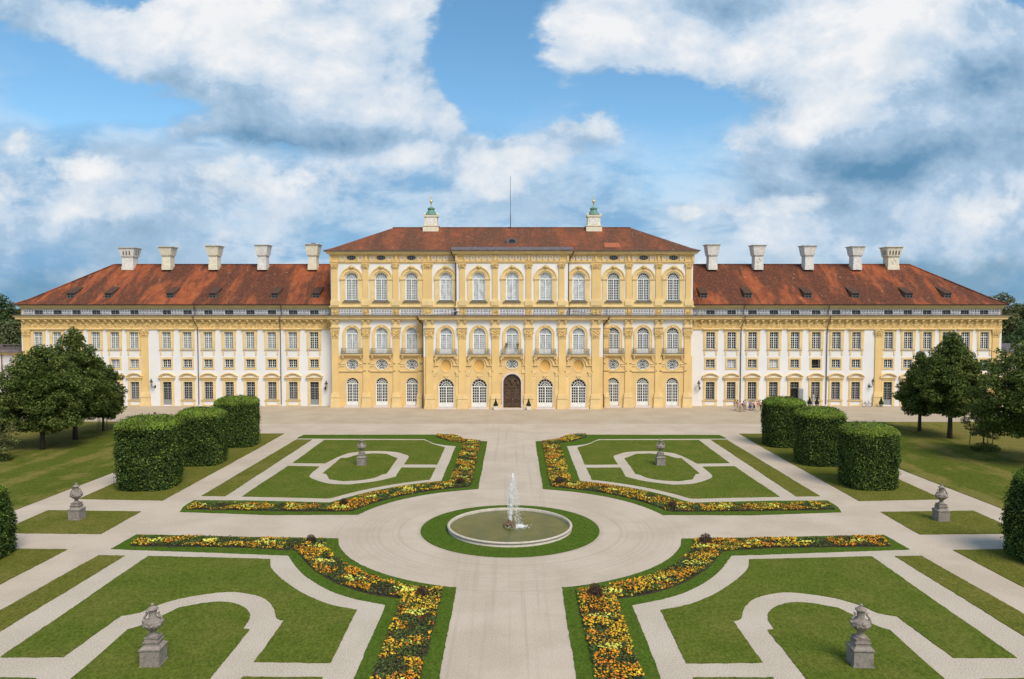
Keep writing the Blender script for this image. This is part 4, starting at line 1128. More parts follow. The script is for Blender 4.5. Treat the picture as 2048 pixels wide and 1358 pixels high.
# --- wing walls
def bay_edges(xs, a, b_):
    e = [a] + [(p + q) / 2 for p, q in zip(xs, xs[1:])] + [b_]
    return list(zip(e, e[1:]))
GW = (1.2, 4.24); MW = (6.77, 8.2); UW = (10.04, 12.97); HW = .76
DOORS = {round(wx_l[6], 2), round(wx_l[13], 2), round(wx_r[8], 2), round(wx_r[4], 2)}
for xs, a, c_ in ((wx_l, XL, MXL), (wx_r, MXR, XR)):
    b = MB()
    for x, (e0, e1) in zip(xs, bay_edges(xs, a, c_)):
        g0 = .18 if round(x, 2) in DOORS else GW[0]
        wall_panel(b, e0, e1, 0, 13.5, YW, [rect_hole(x, HW, g0, GW[1]), rect_hole(x, HW, *MW), rect_hole(x, HW, *UW)])
    pt(b, 'wing_wall', 'white_wall')
    b = MB()
    for x, (e0, e1) in zip(xs, bay_edges(xs, a, c_)):
        wall_panel(b, e0, e1, ZT, 16.95, YW + .25, [rect_hole(x, HW, 16.0, 16.78)], .25)
    pt(b, 'attic_wall', 'fret')
b = MB()
b.add([(XL, YW, 0), (XL, 157, 0), (XL, 157, 17.6), (XL, YW, 17.6)], [(0, 3, 2, 1)]); b.add([(XR, YW, 0), (XR, 157, 0), (XR, 157, 17.6), (XR, YW, 17.6)], [(0, 1, 2, 3)])
b.add([(XL, 157, 0), (XR, 157, 0), (XR, 157, 17.6), (XL, 157, 17.6)], [(0, 1, 2, 3)])
pt(b, 'rear_wall', 'yellow')
b = MB()
for x0, x1, ya, yb in ((MXL, MXL, YW, YS), (MXR, MXR, YS, YW), (CXL, CXL, YS, YC), (CXR, CXR, YC, YS)):
    b.add([(x0, ya, 0), (x0, yb, 0), (x0, yb, ZT), (x0, ya, ZT)], [(0, 1, 2, 3)])
for x0 in (MXL, MXR):
    b.add([(x0, YS, ZT), (x0, 152.5, ZT), (x0, 152.5, 26.5), (x0, YS, 26.5)], [(0, 1, 2, 3)])
for x0 in (UXL, UXR):
    b.add([(x0, YU, ZT), (x0, YS, ZT), (x0, YS, 26.5), (x0, YU, 26.5)], [(0, 1, 2, 3)])
b.add([(MXL, 152.5, 15), (MXR, 152.5, 15), (MXR, 152.5, 26.5), (MXL, 152.5, 26.5)], [(0, 1, 2, 3)])
pt(b, 'side_wall', 'yellow')
# --- wing plinth, frieze, consoles
b = MB()
for a, c_, xs in ((XL, MXL, wx_l), (MXR, XR, wx_r)):
    b.box(a, c_, YW - .13, YW - .003, 13.36, 13.52); b.box(a, c_, YW - .2, YW - .003, 13.52, 13.66)
pt(b, 'architrave', 'yellow_trim')
for a, c_ in ((XL, MXL), (MXR, XR)):
    b = MB(); b.box(a, c_, YW - .06, YW - .003, 13.66, 15.1)
    n = int((c_ - a) / .98)
    for i in range(n):                                   # low relief panels between the consoles
        x = a + (i + .5) * (c_ - a) / n
        b.box(x - .36, x + .36, YW - .09, YW - .06, 13.82, 13.86); b.box(x - .36, x + .36, YW - .09, YW - .06, 14.5, 14.54)
        b.blob((x, YW - .06, 14.18), (.18, .07, .2), 7, 5)
        for s_ in (-1, 1): b.blob((x + s_ * .24, YW - .06, 14.12), (.08, .05, .13), 6, 4)
    pt(b, 'frieze', 'yellow_ornament')
    b = MB(); n = int((c_ - a) / 1.3)
    for i in range(n):
        x = a + (i + .5) * (c_ - a) / n
        b.box(x - .2, x + .2, YW - .62, YW - .05, 14.95, 15.08)
        b.frustum(x, YW - .22, 14.62, 14.95, .15, .15, .17, .30)
        b.blob((x, YW - .36, 14.72), (.16, .12, .12), 7, 5)
    pt(b, 'cornice_brackets', 'yellow_trim')
# --- cornices
b = MB(); b.mold(low_path, [(.003, 15.05), (.12, 15.08), (.18, 15.12), (.18, 15.16), (.62, 15.2), (.66, 15.24), (.66, 15.5), (.74, 15.54), (.8, 15.66), (.92, 15.74), (.92, 15.80)])
pt(b, 'main_cornice', 'yellow_trim')
b = MB(); b.mold(low_path, [(.90, 15.79), (.98, 15.80), (1.0, 15.90), (.9, 15.93), (-1.2, 15.97)])
pt(b, 'terrace_edging', 'gutter')
att_l = [(XL, 157), (XL, YW + .22), (MXL - .01, YW + .22)]; att_r = [(MXR + .01, YW + .22), (XR, YW + .22), (XR, 157)]
b = MB()
for p in (att_l, att_r): b.mold(p, [(.003, 16.93), (.08, 16.95), (.1, 17.05), (.22, 17.1), (.22, 17.3), (.46, 17.38), (.5, 17.5), (.62, 17.6)])
pt(b, 'attic_cornice', 'yellow_trim')
b = MB()
for p in (att_l, att_r): b.mold(p, [(.60, 17.6), (.72, 17.66), (.74, 17.76), (.5, 17.8)])
pt(b, 'gutter', 'pipe')
b = MB(); b.mold(up_path, [(.003, 17.02), (.1, 17.06), (.12, 17.2), (.3, 17.3), (.34, 17.42), (.2, 17.5), (.12, 17.55), (.12, 18.3), (.003, 18.36)])
pt(b, 'upper_base_moulding', 'yellow_trim')
b = MB(); b.mold(up_path, [(.003, 24.75), (.1, 24.8), (.12, 24.95), (.2, 25.0), (.24, 25.15), (.003, 25.22)])
b.mold(up_path, [(.003, 26.2), (.15, 26.25), (.2, 26.35), (.62, 26.42), (.66, 26.62), (.82, 26.74), (.82, 26.80)])
pt(b, 'roof_cornice', 'yellow_trim')
b = MB(); b.mold(up_path, [(.80, 26.79), (.96, 26.81), (1.0, 27.0), (.7, 27.03)])
pt(b, 'gutter', 'gutter')
# --- middle block walls
GA = (.25, 4.07); GR = 1.08; CGR = 1.33
UA = (9.35, 12.72); UR_ = 1.07
TA = (18.53, 22.13); TR = 1.06
def low_bays(xs, a, c_, Y, gr, niche=False, door_i=None):
    yl, wu, ret = MB(), MB(), []
    for i, (x, (e0, e1)) in enumerate(zip(xs, bay_edges(xs, a, c_))):
        if door_i == i:
            h = [arch_hole(x, 1.52, .18, 4.45), oval_hole(x, 1.08, 7.62, .82)]
        elif niche:
            h = [arch_hole(x, gr, GA[0], 3.78), oval_hole(x, .88, 7.4, 1.06)]
        else:
            h = [arch_hole(x, gr, *GA), oval_hole(x, 1.06, 7.42, .92)]
        wall_panel(yl, e0, e1, 0, 8.9, Y, h)
        wall_panel(wu, e0, e1, 8.9, 15.1, Y, [arch_hole(x, UR_, *UA)])
    pt(yl, 'ground_floor_wall', 'yellow_course'); pt(wu, 'first_floor_wall', 'white_wall')
low_bays(sx_l, MXL, CXL, YS, GR); low_bays(sx_r, CXR, MXR, YS, GR)
low_bays(cx_, CXL, CXR, YC, CGR, True, 2)
def up_bays(xs, a, c_, Y):
    b, f = MB(), MB()
    for x, (e0, e1) in zip(xs, bay_edges(xs, a, c_)):
        wall_panel(b, e0, e1, 17.4, 24.8, Y, [arch_hole(x, TR, *TA)])
        wall_panel(f, e0, e1, ZT, 17.1, Y, [])
    pt(b, 'second_floor_wall', 'white_wall'); pt(f, 'fretwork_band', 'fret')
ul = sx_l + [ux_o[0]]; ur = [ux_o[1]] + sx_r
up_bays(ul, MXL, UXL, YS); up_bays(ur, UXR, MXR, YS); up_bays(ux_c, UXL, UXR, YU)
def scroll(x0, x1, Y):                                   # grey scrollwork on the white bands
    b = MB(); n = max(1, round((x1 - x0) / .46)); w_ = (x1 - x0) / n
    for i in range(n):
        x = x0 + (i + .5) * w_
        b.band(w_ * .30, w_ * .42, 16.52, None, Y - .022, Y - .002, cx=x, n=8, k=1.25)
        b.blob((x, Y - .01, 16.56), (.07, .02, .11), 6, 4)
        b.box(x - .02, x + .02, Y - .02, Y - .002, 16.68, 16.9)
        b.band(w_ * .18, w_ * .30, 16.2, None, Y - .022, Y - .002, cx=x, n=8, k=1.1, close=True)
        b.box(x - w_ / 2 - .02, x - w_ / 2 + .025, Y - .02, Y - .002, 16.06, 16.42)
    return b
for xs, a, c_, ya in ((wx_l, XL, MXL, YW + .25), (wx_r, MXR, XR, YW + .25)):
    ed = [a + .3] + [e for x in xs for e in (x - HW - .06, x + HW + .06)] + [c_ - .3]
    bb = MB()
    for e0, e1 in zip(ed[0::2], ed[1::2]):
        q = scroll(e0, e1, ya); bb.add(q.v, q.f)
    pt(bb, 'painted_scrollwork', 'fret_paint')
for xs, a, c_, ya in ((ul, MXL, UXL, YS), (ur, UXR, MXR, YS), (ux_c, UXL, UXR, YU)):
    bb = MB()
    for e0, e1 in bay_edges(xs, a, c_):
        q = scroll(e0 + .75, e1 - .75, ya); bb.add(q.v, q.f)
    pt(bb, 'painted_scrollwork', 'fret_paint')
b = MB()
def frieze_top(b, xs, a, c_, Y, ovals):
    for i, (x, (e0, e1)) in enumerate(zip(xs, bay_edges(xs, a, c_))):
        wall_panel(b, e0, e1, 25.1, 26.3, Y - .02, [oval_hole(x, .80, 25.76, .42)] if ovals[i] else [])
frieze_top(b, ul, MXL, UXL, YS, (1, 1, 1, 0)); frieze_top(b, ur, UXR, MXR, YS, (0, 1, 1, 1)); frieze_top(b, ux_c, UXL, UXR, YU, (0, 0, 0))
pt(b, 'upper_frieze', 'yellow')
b, bw, bo = MB(), MB(), MB()
for xs, a, c_, Y, ov in ((ul, MXL, UXL, YS, (1, 1, 1, 0)), (ur, UXR, MXR, YS, (0, 1, 1, 1)), (ux_c, UXL, UXR, YU, (0, 0, 0))):
    for i, (x, (e0, e1)) in enumerate(zip(xs, bay_edges(xs, a, c_))):
        offs = (-1.5, 1.5) if ov[i] else (-2.0, -1.0, 0, 1.0, 2.0)
        for d in offs:
            bw.box(x + d - .34, x + d + .34, Y - .045, Y - .02, 25.42, 26.08)
            bo.blob((x + d, Y - .05, 25.75), (.2, .07, .2), 8, 5)
            for s_ in (-1, 1):
                b.box(x + d + s_ * .45 - .05, x + d + s_ * .45 + .05, Y - .28, Y - .02, 25.25, 26.2) if ov[i] or s_ < 0 or d == 2.0 else None
        for e_ in ((e0,) if i == 0 else ()) + (e1,):
            b.box(e_ - .2, e_ + .2, Y - .22, Y - .02, 25.24, 26.2)
pt(b, 'frieze_brackets', 'yellow_trim'); pt(bw, 'frieze_panels', 'white_wall'); pt(bo, 'frieze_rosettes', 'yellow_ornament')

# --- pilasters: shaft mesh with capital and base below it
def pilaster(x, Y, w, z0, zb, z1, zc, big=True):
    """w: shaft width; z0 foot, zb top of pedestal, z1 underside of capital, zc top of capital"""
    b = MB(); b.box(x - w / 2, x + w / 2, Y - .2, Y - .003, zb, z1)
    s = pt(b, 'pilaster', 'yellow', palace, (x, Y, z0))
    b = MB()
    h = zc - z1
    b.box(x - w / 2 - .05, x + w / 2 + .05, Y - .25, Y - .001, z1, z1 + .08)
    b.frustum(x, Y - .13, z1 + .08, zc - h * .15, w / 2, .12, w / 2 + .10, .22)
    b.box(x - w / 2 - .18, x + w / 2 + .18, Y - .38, Y - .001, zc - h * .14, zc)
    for sg in (-1, 1):
        b.blob((x + sg * (w / 2 + .06), Y - .3, zc - h * .30), (.17, .13, .16), 8, 6)
        b.blob((x + sg * w * .25, Y - .3, z1 + h * .32), (.14, .12, .18), 7, 5)
        b.blob((x + sg * w * .22, Y - .34, z1 + h * .58), (.12, .10, .14), 7, 5)
    b.blob((x, Y - .36, zc - h * .2), (.13, .1, .13), 7, 5)
    b.blob((x, Y - .33, z1 + h * .4), (.12, .1, .18), 7, 5)
    b.build('capital', 'yellow_ornament', s, (x, Y, z0))
    if zb > z0:
        b = MB()
        b.box(x - w / 2 - .22, x + w / 2 + .22, Y - .34, Y - .002, z0, zb - (.8 if big else .35))
        if big:
            b.box(x - w / 2 - .3, x + w / 2 + .3, Y - .42, Y - .002, z0 + .002, z0 + .5)
            b.box(x - w / 2 - .28, x + w / 2 + .28, Y - .42, Y - .002, zb - .8, zb - .68)
            b.frustum(x, Y - .19, zb - .68, zb - .5, w / 2 + .16, .19, w / 2 + .12, .19)
            b.box(x - w / 2 - .16, x + w / 2 + .16, Y - .34, Y - .002, zb - .5, zb - .2)
            b.box(x - w / 2 - .08, x + w / 2 + .08, Y - .27, Y - .002, zb - .2, zb)
        else:
            b.frustum(x, Y - .14, zb - .35, zb, w / 2 + .2, .14, w / 2 + .02, .12)
        b.build('base', 'yellow_trim', s, (x, Y, z0))
    return s
low_p = [(PX(p, YS), YS, 1.15) for p in (670.6, 732.7, 793.1)] + [(PX(p, YS), YS, 1.15) for p in (1256.8, 1317, 1374.8)] \
    + [(PX(p, YC), YC, 1.25) for p in (859.5, 924.7, 991.2, 1057.6, 1124.5, 1191)]
low_p += [(CXL - .75, YS, .9), (CXR + .75, YS, .9)]
for x, Y, w_ in low_p:
    pilaster(x, Y, w_, 0, 2.54, 11.95, 13.42)
b = MB()
for x, Y, w_ in low_p:                                   # entablature blocks over the capitals
    b.box(x - w_ / 2 - .1, x + w_ / 2 + .1, Y - .24, Y - .003, 13.42, 13.62); b.box(x - w_ / 2 - .18, x + w_ / 2 + .18, Y - .34, Y - .003, 13.62, 13.78)
    b.box(x - w_ / 2 - .28, x + w_ / 2 + .28, Y - .44, Y - .003, 13.78, 13.9)
    b.box(x - w_ / 2 - .05, x + w_ / 2 + .05, Y - .22, Y - .003, 13.9, 14.6)
    for sg in (-1, 1):
        b.box(x + sg * (w_ / 2 - .08) - .22, x + sg * (w_ / 2 - .08) + .22, Y - .6, Y - .003, 14.94, 15.06)
        b.frustum(x + sg * (w_ / 2 - .08), Y - .2, 14.55, 14.94, .15, .2, .19, .36)
    b.box(x - w_ / 2 - .05, x + w_ / 2 + .05, Y - .26, Y - .003, 14.6, 15.05)
pt(b, 'entablature_blocks', 'yellow_trim')
for x in (PX(290, YW), PX(1756.4, YW), PX(54.5, YW), PX(1990, YW)):
    pilaster(x, YW, 1.2, 0, 2.4, 12.1, 13.36)
up_p = [(PX(p, YS), YS, .95) for p in (671, 732.4, 792.4, 1256.9, 1315.9, 1375.4)] + [(PX(855.6, YS), YS, 1.55), (PX(1192, YS), YS, 1.55)] \
    + [(PX(p, YU), YU, .92) for p in (925.2, 990.4, 1057.4, 1122.8)]
for x, Y, w_ in up_p:
    pilaster(x, Y, w_, 17.56, 18.75, 23.85, 24.76, False)
b = MB()
for x, Y, w_ in up_p:
    b.box(x - w_ / 2 - .12, x + w_ / 2 + .12, Y - .1, Y - .003, ZT, 17.03); b.box(x - w_ / 2 - .08, x + w_ / 2 + .08, Y - .26, Y - .15, 17.56, 17.74)
    b.blob((x, Y - .1, 16.5), (.2, .08, .3), 7, 5)
pt(b, 'pedestal_panels', 'yellow_ornament')

# --- window makers; origin at the middle of the sill line, x across, z up, front of the wall at y = 0
def muntins(b, x0, x1, z0, z1, cols, rows, t=.045, y=.24):
    for i in range(1, cols): xx = x0 + (x1 - x0) * i / cols; b.box(xx - t / 2, xx + t / 2, y, y + .04, z0, z1)
    for j in range(1, rows): zz = z0 + (z1 - z0) * j / rows; b.box(x0, x1, y - .002, y + .038, zz - t / 2, zz + t / 2)
def win_rect(name, hw, h, rows_lo, split, rows_hi, fm, gm, t=.05, panel=0.0, center=.11, parts=()):
    root = empty(name, (0, 0, 0))
    b = MB(); y0, y1 = .20, .30
    b.box(-hw, -hw + .07, y0, y1, 0, h); b.box(hw - .07, hw, y0, y1, 0, h); b.box(-hw + .07, hw - .07, y0, y1, 0, .08); b.box(-hw + .07, hw - .07, y0, y1, h - .07, h)
    zs = h * split if split else h
    if panel: b.box(-hw + .07, -center / 2, y0 + .02, y1, .08, panel); b.box(center / 2, hw - .07, y0 + .02, y1, .08, panel)
    b.box(-center / 2, center / 2, y0 - .02, y1, .08, h - .07)
    if split: b.box(-hw + .07, hw - .07, y0 - .01, y1 - .01, zs - .06, zs + .06)
    lo = max(.08, panel)
    muntins(b, -hw + .07, -center / 2, lo, zs - (.06 if split else .07), 2, rows_lo, t); muntins(b, center / 2, hw - .07, lo, zs - (.06 if split else .07), 2, rows_lo, t)
    if split:
        muntins(b, -hw + .07, -center / 2, zs + .06, h - .07, 2, rows_hi, t); muntins(b, center / 2, hw - .07, zs + .06, h - .07, 2, rows_hi, t)
    b.build('frame', fm, root)
    b = MB(); b.add([(-hw, .31, 0), (hw, .31, 0), (hw, .31, h), (-hw, .31, h)], [(0, 1, 2, 3)])
    b.build('pane', gm, root)
    for fn in parts: fn(root)
    return root
def win_arch(name, hw, zs, cols, rows, fm, gm, t=.05, panel=0.0, center=.15, parts=(), rays=7, rings=(.36, .68)):
    root = empty(name, (0, 0, 0))
    b = MB(); y0, y1 = .18, .29
    b.band(hw - .09, hw, zs, 0, y0, y1, n=20)
    b.box(-center / 2, center / 2, y0 - .03, y1, 0, zs)
    b.box(-hw + .09, hw - .09, y0 - .03, y1, zs - .10, zs + .06)
    b.box(-hw + .09, -center / 2, y0, y1, .0, .09 + panel); b.box(center / 2, hw - .09, y0, y1, .0, .09 + panel)
    for sg in (-1, 1):                                   # stiles of each leaf
        b.box(sg * (hw - .14) - .05, sg * (hw - .14) + .05, y0 + .01, y1, .09 + panel, zs - .1)
    muntins(b, -hw + .19, -center / 2, .09 + panel, zs - .10, cols, rows, t); muntins(b, center / 2, hw - .19, .09 + panel, zs - .10, cols, rows, t)
    for q in rings: b.band((hw - .09) * q - t / 2, (hw - .09) * q + t / 2, zs, None, .235, .28, n=16)
    lo = [0] + list(rings) + [1]
    for j in range(len(lo) - 1):
        m_ = (3, rays, rays)[j] if j < 3 else rays
        for i in range(1, m_ + 0):
            a = PI * (i) / m_
            r0, r1 = (hw - .09) * lo[j], (hw - .09) * lo[j + 1]
            b.tube([(r0 * math.cos(a), .26, zs + r0 * math.sin(a)), (r1 * math.cos(a), .26, zs + r1 * math.sin(a))], t * .55, 4, False)
    b.build('frame', fm, root)
    b = MB()
    n = 20; pts = [(-hw, .30, 0), (hw, .30, 0)] + [(hw * math.cos(PI * i / n), .30, zs + hw * math.sin(PI * i / n)) for i in range(n + 1)]
    b.add(pts, [tuple(range(len(pts)))])
    b.build('pane', gm, root)
    for fn in parts: fn(root)
    return root
# surrounds of the wing windows
def sur_ground(door=False):
    def f(root):
        z0 = -.16 if door else -.0
        hb = GW[1] - (.18 if door else GW[0])
        b = MB()
        for sg in (-1, 1):
            x = sg * (HW + .17); b.box(x - .17, x + .17, -.12, -.003, (-.18 if door else 0), hb + .3)
            x = sg * (HW + .39); b.box(x - .07, x + .07, -.08, -.002, (-.18 if door else 0), hb + .3)
        b.box(-HW, HW, -.12, -.003, hb + .0, hb + .3)
        b.build('surround', 'yellow_trim', root)
        b = MB()
        b.box(-1.22, 1.22, -.2, -.002, hb + .3, hb + .44); b.box(-1.18, 1.18, -.16, -.002, hb + .44, hb + .66); b.box(-1.45, 1.45, -.38, -.002, hb + .66, hb + .84)
        # segmental pediment
        n = 14; rad = 2.05; zc = hb + .84 + .72 - rad; a0 = math.asin(1.45 / rad)
        for r0, r1, yf in ((rad - .30, rad - .02, -.28), (rad - .09, rad + .03, -.42)):
            pi_, po = [], []
            for i in range(n + 1):
                a = PI / 2 + a0 - 2 * a0 * i / n
                pi_.append((r0 * math.cos(a), zc + r0 * math.sin(a))); po.append((r1 * math.cos(a), zc + r1 * math.sin(a)))
            pi_ = [(x, max(z, hb + .841)) for x, z in pi_]
            q = n + 1
            vs = [(x, yf, z) for x, z in pi_] + [(x, yf, z) for x, z in po] + [(x, 0, z) for x, z in pi_] + [(x, 0, z) for x, z in po]
            fs = []
            for i in range(n): fs += [(q + i, i, i + 1, q + i + 1), (q + i, q + i + 1, 3 * q + i + 1, 3 * q + i), (i, 2 * q + i, 2 * q + i + 1, i + 1)]
            b.add(vs, fs)
        b.build('pediment', 'yellow_trim', root)
        b = MB(); pts = [(1.2, hb + .845), (-1.2, hb + .845)]
        b.add([(-1.0, -.12, hb + .845), (1.0, -.12, hb + .845)] + [(1.0 * math.cos(PI * i / 10), -.12, hb + .845 + .34 * math.sin(PI * i / 10)) for i in range(1, 10)], [tuple(range(11))])
        b.build('tympanum', 'white_wall', root)
        if not door:
            b = MB(); b.box(-1.32, 1.32, -.22, -.002, -.22, -.08); b.box(-1.22, 1.22, -.1, -.002, -1.2, -.22) if False else None
            b.box(-1.25, -.85, -.08, -.002, -1.18, -.22); b.box(.85, 1.25, -.08, -.002, -1.18, -.22); b.box(-.85, .85, -.075, -.002, -1.18, -1.0); b.box(-.85, .85, -.075, -.002, -.36, -.22)
            b.build('sill', 'yellow_trim', root)
            b = MB(); b.box(-HW - .02, HW + .02, -.1, .30, -.08, .0); b.build('sill_cover', 'sill', root)
    return f
def sur_mezz(root):
    b = MB(); h = MW[1] - MW[0]
    o = 1.06
    b.box(-o, -HW, -.09, -.003, -.34, h + .34); b.box(HW, o, -.09, -.003, -.34, h + .34); b.box(-HW, HW, -.09, -.003, h, h + .34); b.box(-HW, HW, -.09, -.003, -.34, -.07)
    b.build('surround', 'yellow_trim', root)
    b = MB(); b.box(-HW - .02, HW + .02, -.11, .30, -.07, 0); b.build('sill', 'sill', root)
def sur_upper(root):
    h = UW[1] - UW[0]
    b = MB()
    for sg in (-1, 1):
        x = sg * (HW + .18); b.box(x - .18, x + .18, -.12, -.003, 0, h + .34)
        x = sg * (HW + .44); b.frustum(x, -.04, 0, h + .34, .04, .038, .12, .038)
        x = sg * 1.02; b.box(x - .14, x + .14, -.09, -.003, -1.0, -.2); b.frustum(x, -.05, -1.2, -1.0, .05, .03, .14, .045)
    b.box(-HW, HW, -.12, -.003, h, h + .34)
    b.build('surround', 'yellow_trim', root)
    b = MB(); b.box(-1.3, 1.3, -.26, -.002, h + .34, h + .46); b.box(-1.45, 1.45, -.4, -.002, h + .46, h + .60)
    b.build('hood', 'yellow_trim', root)
    b = MB(); b.box(-1.28, 1.28, -.2, -.002, -.2, -.08); b.build('sill', 'yellow_trim', root)
    b = MB(); b.box(-HW - .02, HW + .02, -.14, .30, -.08, 0); b.build('sill_cover', 'sill', root)
# surrounds of the arched windows
def sur_first(root):                                    # first floor: arch frame, apron, little balcony
    zs = UA[1] - UA[0]
    b = MB()
    b.band(UR_ + .02, UR_ + .34, zs, 0, -.10, -.003, n=22); b.band(UR_ + .34, UR_ + .52, zs, 0, -.19, -.003, n=22)
    b.blob((0, -.14, zs + UR_ + .14), (.36, .12, .16), 8, 5)
    b.build('surround', 'yellow_trim', root)
    b = MB(); b.box(-1.95, 1.95, -.62, -.003, -.2, -.06); b.box(-1.7, 1.7, -.5, -.003, -.42, -.2)
    for sg in (-1, 1):
        b.frustum(sg * 1.55, -.26, -.85, -.42, .1, .1, .16, .24)
    b.build('balcony_slab', 'yellow_trim', root)
    b = MB(); b.box(-1.97, 1.97, -.64, .28, -.06, 0); b.build('slab_cover', 'sill', root)
    b = MB(); yb = -.52
    b.box(-1.78, 1.78, yb - .025, yb + .025, .86, .92); b.box(-1.78, 1.78, yb - .02, yb + .02, .04, .08)
    for sg in (-1, 1):
        b.box(sg * 1.76 - .025, sg * 1.76 + .025, yb, -.01, .86, .92)
        for q in range(4): b.box(sg * 1.76 - .015, sg * 1.76 + .015, yb + .12 * q, yb + .12 * q + .03, 0, .88)
    n = 22
    for i in range(n + 1):
        x = -1.76 + 3.52 * i / n; b.box(x - .014, x + .014, yb - .014, yb + .014, 0, .88)
    for i in range(6):
        x = -1.47 + 2.94 * i / 5; b.band(.13, .16, .5, None, yb - .02, yb + .01, cx=x, n=10, close=True)
    b.build('balustrade', 'rail_iron', root)
def sur_top(root):                                      # second floor: impost, arch, cartouche
    zs = TA[1] - TA[0]
    b = MB()
    for sg in (-1, 1):
        x = sg * (TR + .43); b.box(x - .42, x + .42, -.13, -.003, -.5, zs - .12)
        x = sg * (TR + .44); b.box(x - .50, x + .50, -.26, -.003, zs - .12, zs + .06)
    b.band(TR + .02, TR + .30, zs + .062, None, -.10, -.003, n=22); b.band(TR + .30, TR + .74, zs + .062, None, -.15, -.003, n=22); b.band(TR + .74, TR + .92, zs + .062, None, -.28, -.003, n=22)
    b.build('surround', 'yellow_trim', root)
    b = MB()
    for i in range(13):                                 # garland under the arch
        a = PI * (.16 + .68 * i / 12); r_ = TR + .20 + .04 * math.sin(i * 2.2)
        b.blob((r_ * math.cos(a), -.13, zs + .06 + r_ * math.sin(a)), (.10, .07, .10), 6, 4)
    b.blob((0, -.3, zs + TR + 1.0), (.34, .16, .32), 9, 6); b.blob((0, -.36, zs + TR + .95), (.17, .16, .22), 8, 5)
    for sg in (-1, 1):
        b.blob((sg * .38, -.24, zs + TR + .93), (.22, .12, .13), 7, 5); b.tube([(sg * .3, -.25, zs + TR + 1.1), (sg * .7, -.22, zs + TR + .84), (sg * 1.0, -.2, zs + TR + .6)], [.07, .07, .03], 5)
    b.build('cartouche', 'yellow_ornament', root)
    b = MB(); b.frustum(0, -.2, -.34, -.14, 1.55, .2, 1.2, .2); b.box(-TR - .12, TR + .12, -.3, .28, -.14, 0)
    b.build('sill', 'sill', root)
def sur_gf(root):
    b = MB(); zs = GA[1] - GA[0]
    b.band(GR + .005, GR + .10, zs, 0, -.03, -.002, n=22)
    b.build('surround', 'yellow_trim', root)
    b = MB(); b.box(-GR - .35, GR + .35, -.5, .28, -.25, -.12); b.box(-GR - .1, GR + .1, -.3, .28, -.12, 0)
    b.build('step', 'pink_stone', root)
def sur_gfc(root):
    b = MB(); zs = 3.78 - GA[0]
    b.band(CGR + .005, CGR + .12, zs, 0, -.03, -.002, n=22)
    b.build('surround', 'yellow_trim', root)
    b = MB(); b.box(-CGR - .45, CGR + .45, -.55, .28, -.25, -.12); b.box(-CGR - .1, CGR + .1, -.3, .28, -.12, 0)
    b.build('step', 'pink_stone', root)
M['rail_iron'] = mat('weathered_balcony_iron', (.20, .17, .13), .7, .2, 4)
def place(proto_tab, key, maker, name, x, Y, z, label=None, group=None):
    if key not in proto_tab:
        o = maker(); proto_tab[key] = o
        o.name = name
        o.parent = palace
    else:
        o = copy_tree(proto_tab[key], None, palace)
    o.location = (x, Y - 132, z)
    WL[o.name] = (x, Y, z)
    if label: o['label'] = label
    elif 'label' in o: del o['label']
    return o
PT = {}
GHW = HW
mixr = random.Random(12)
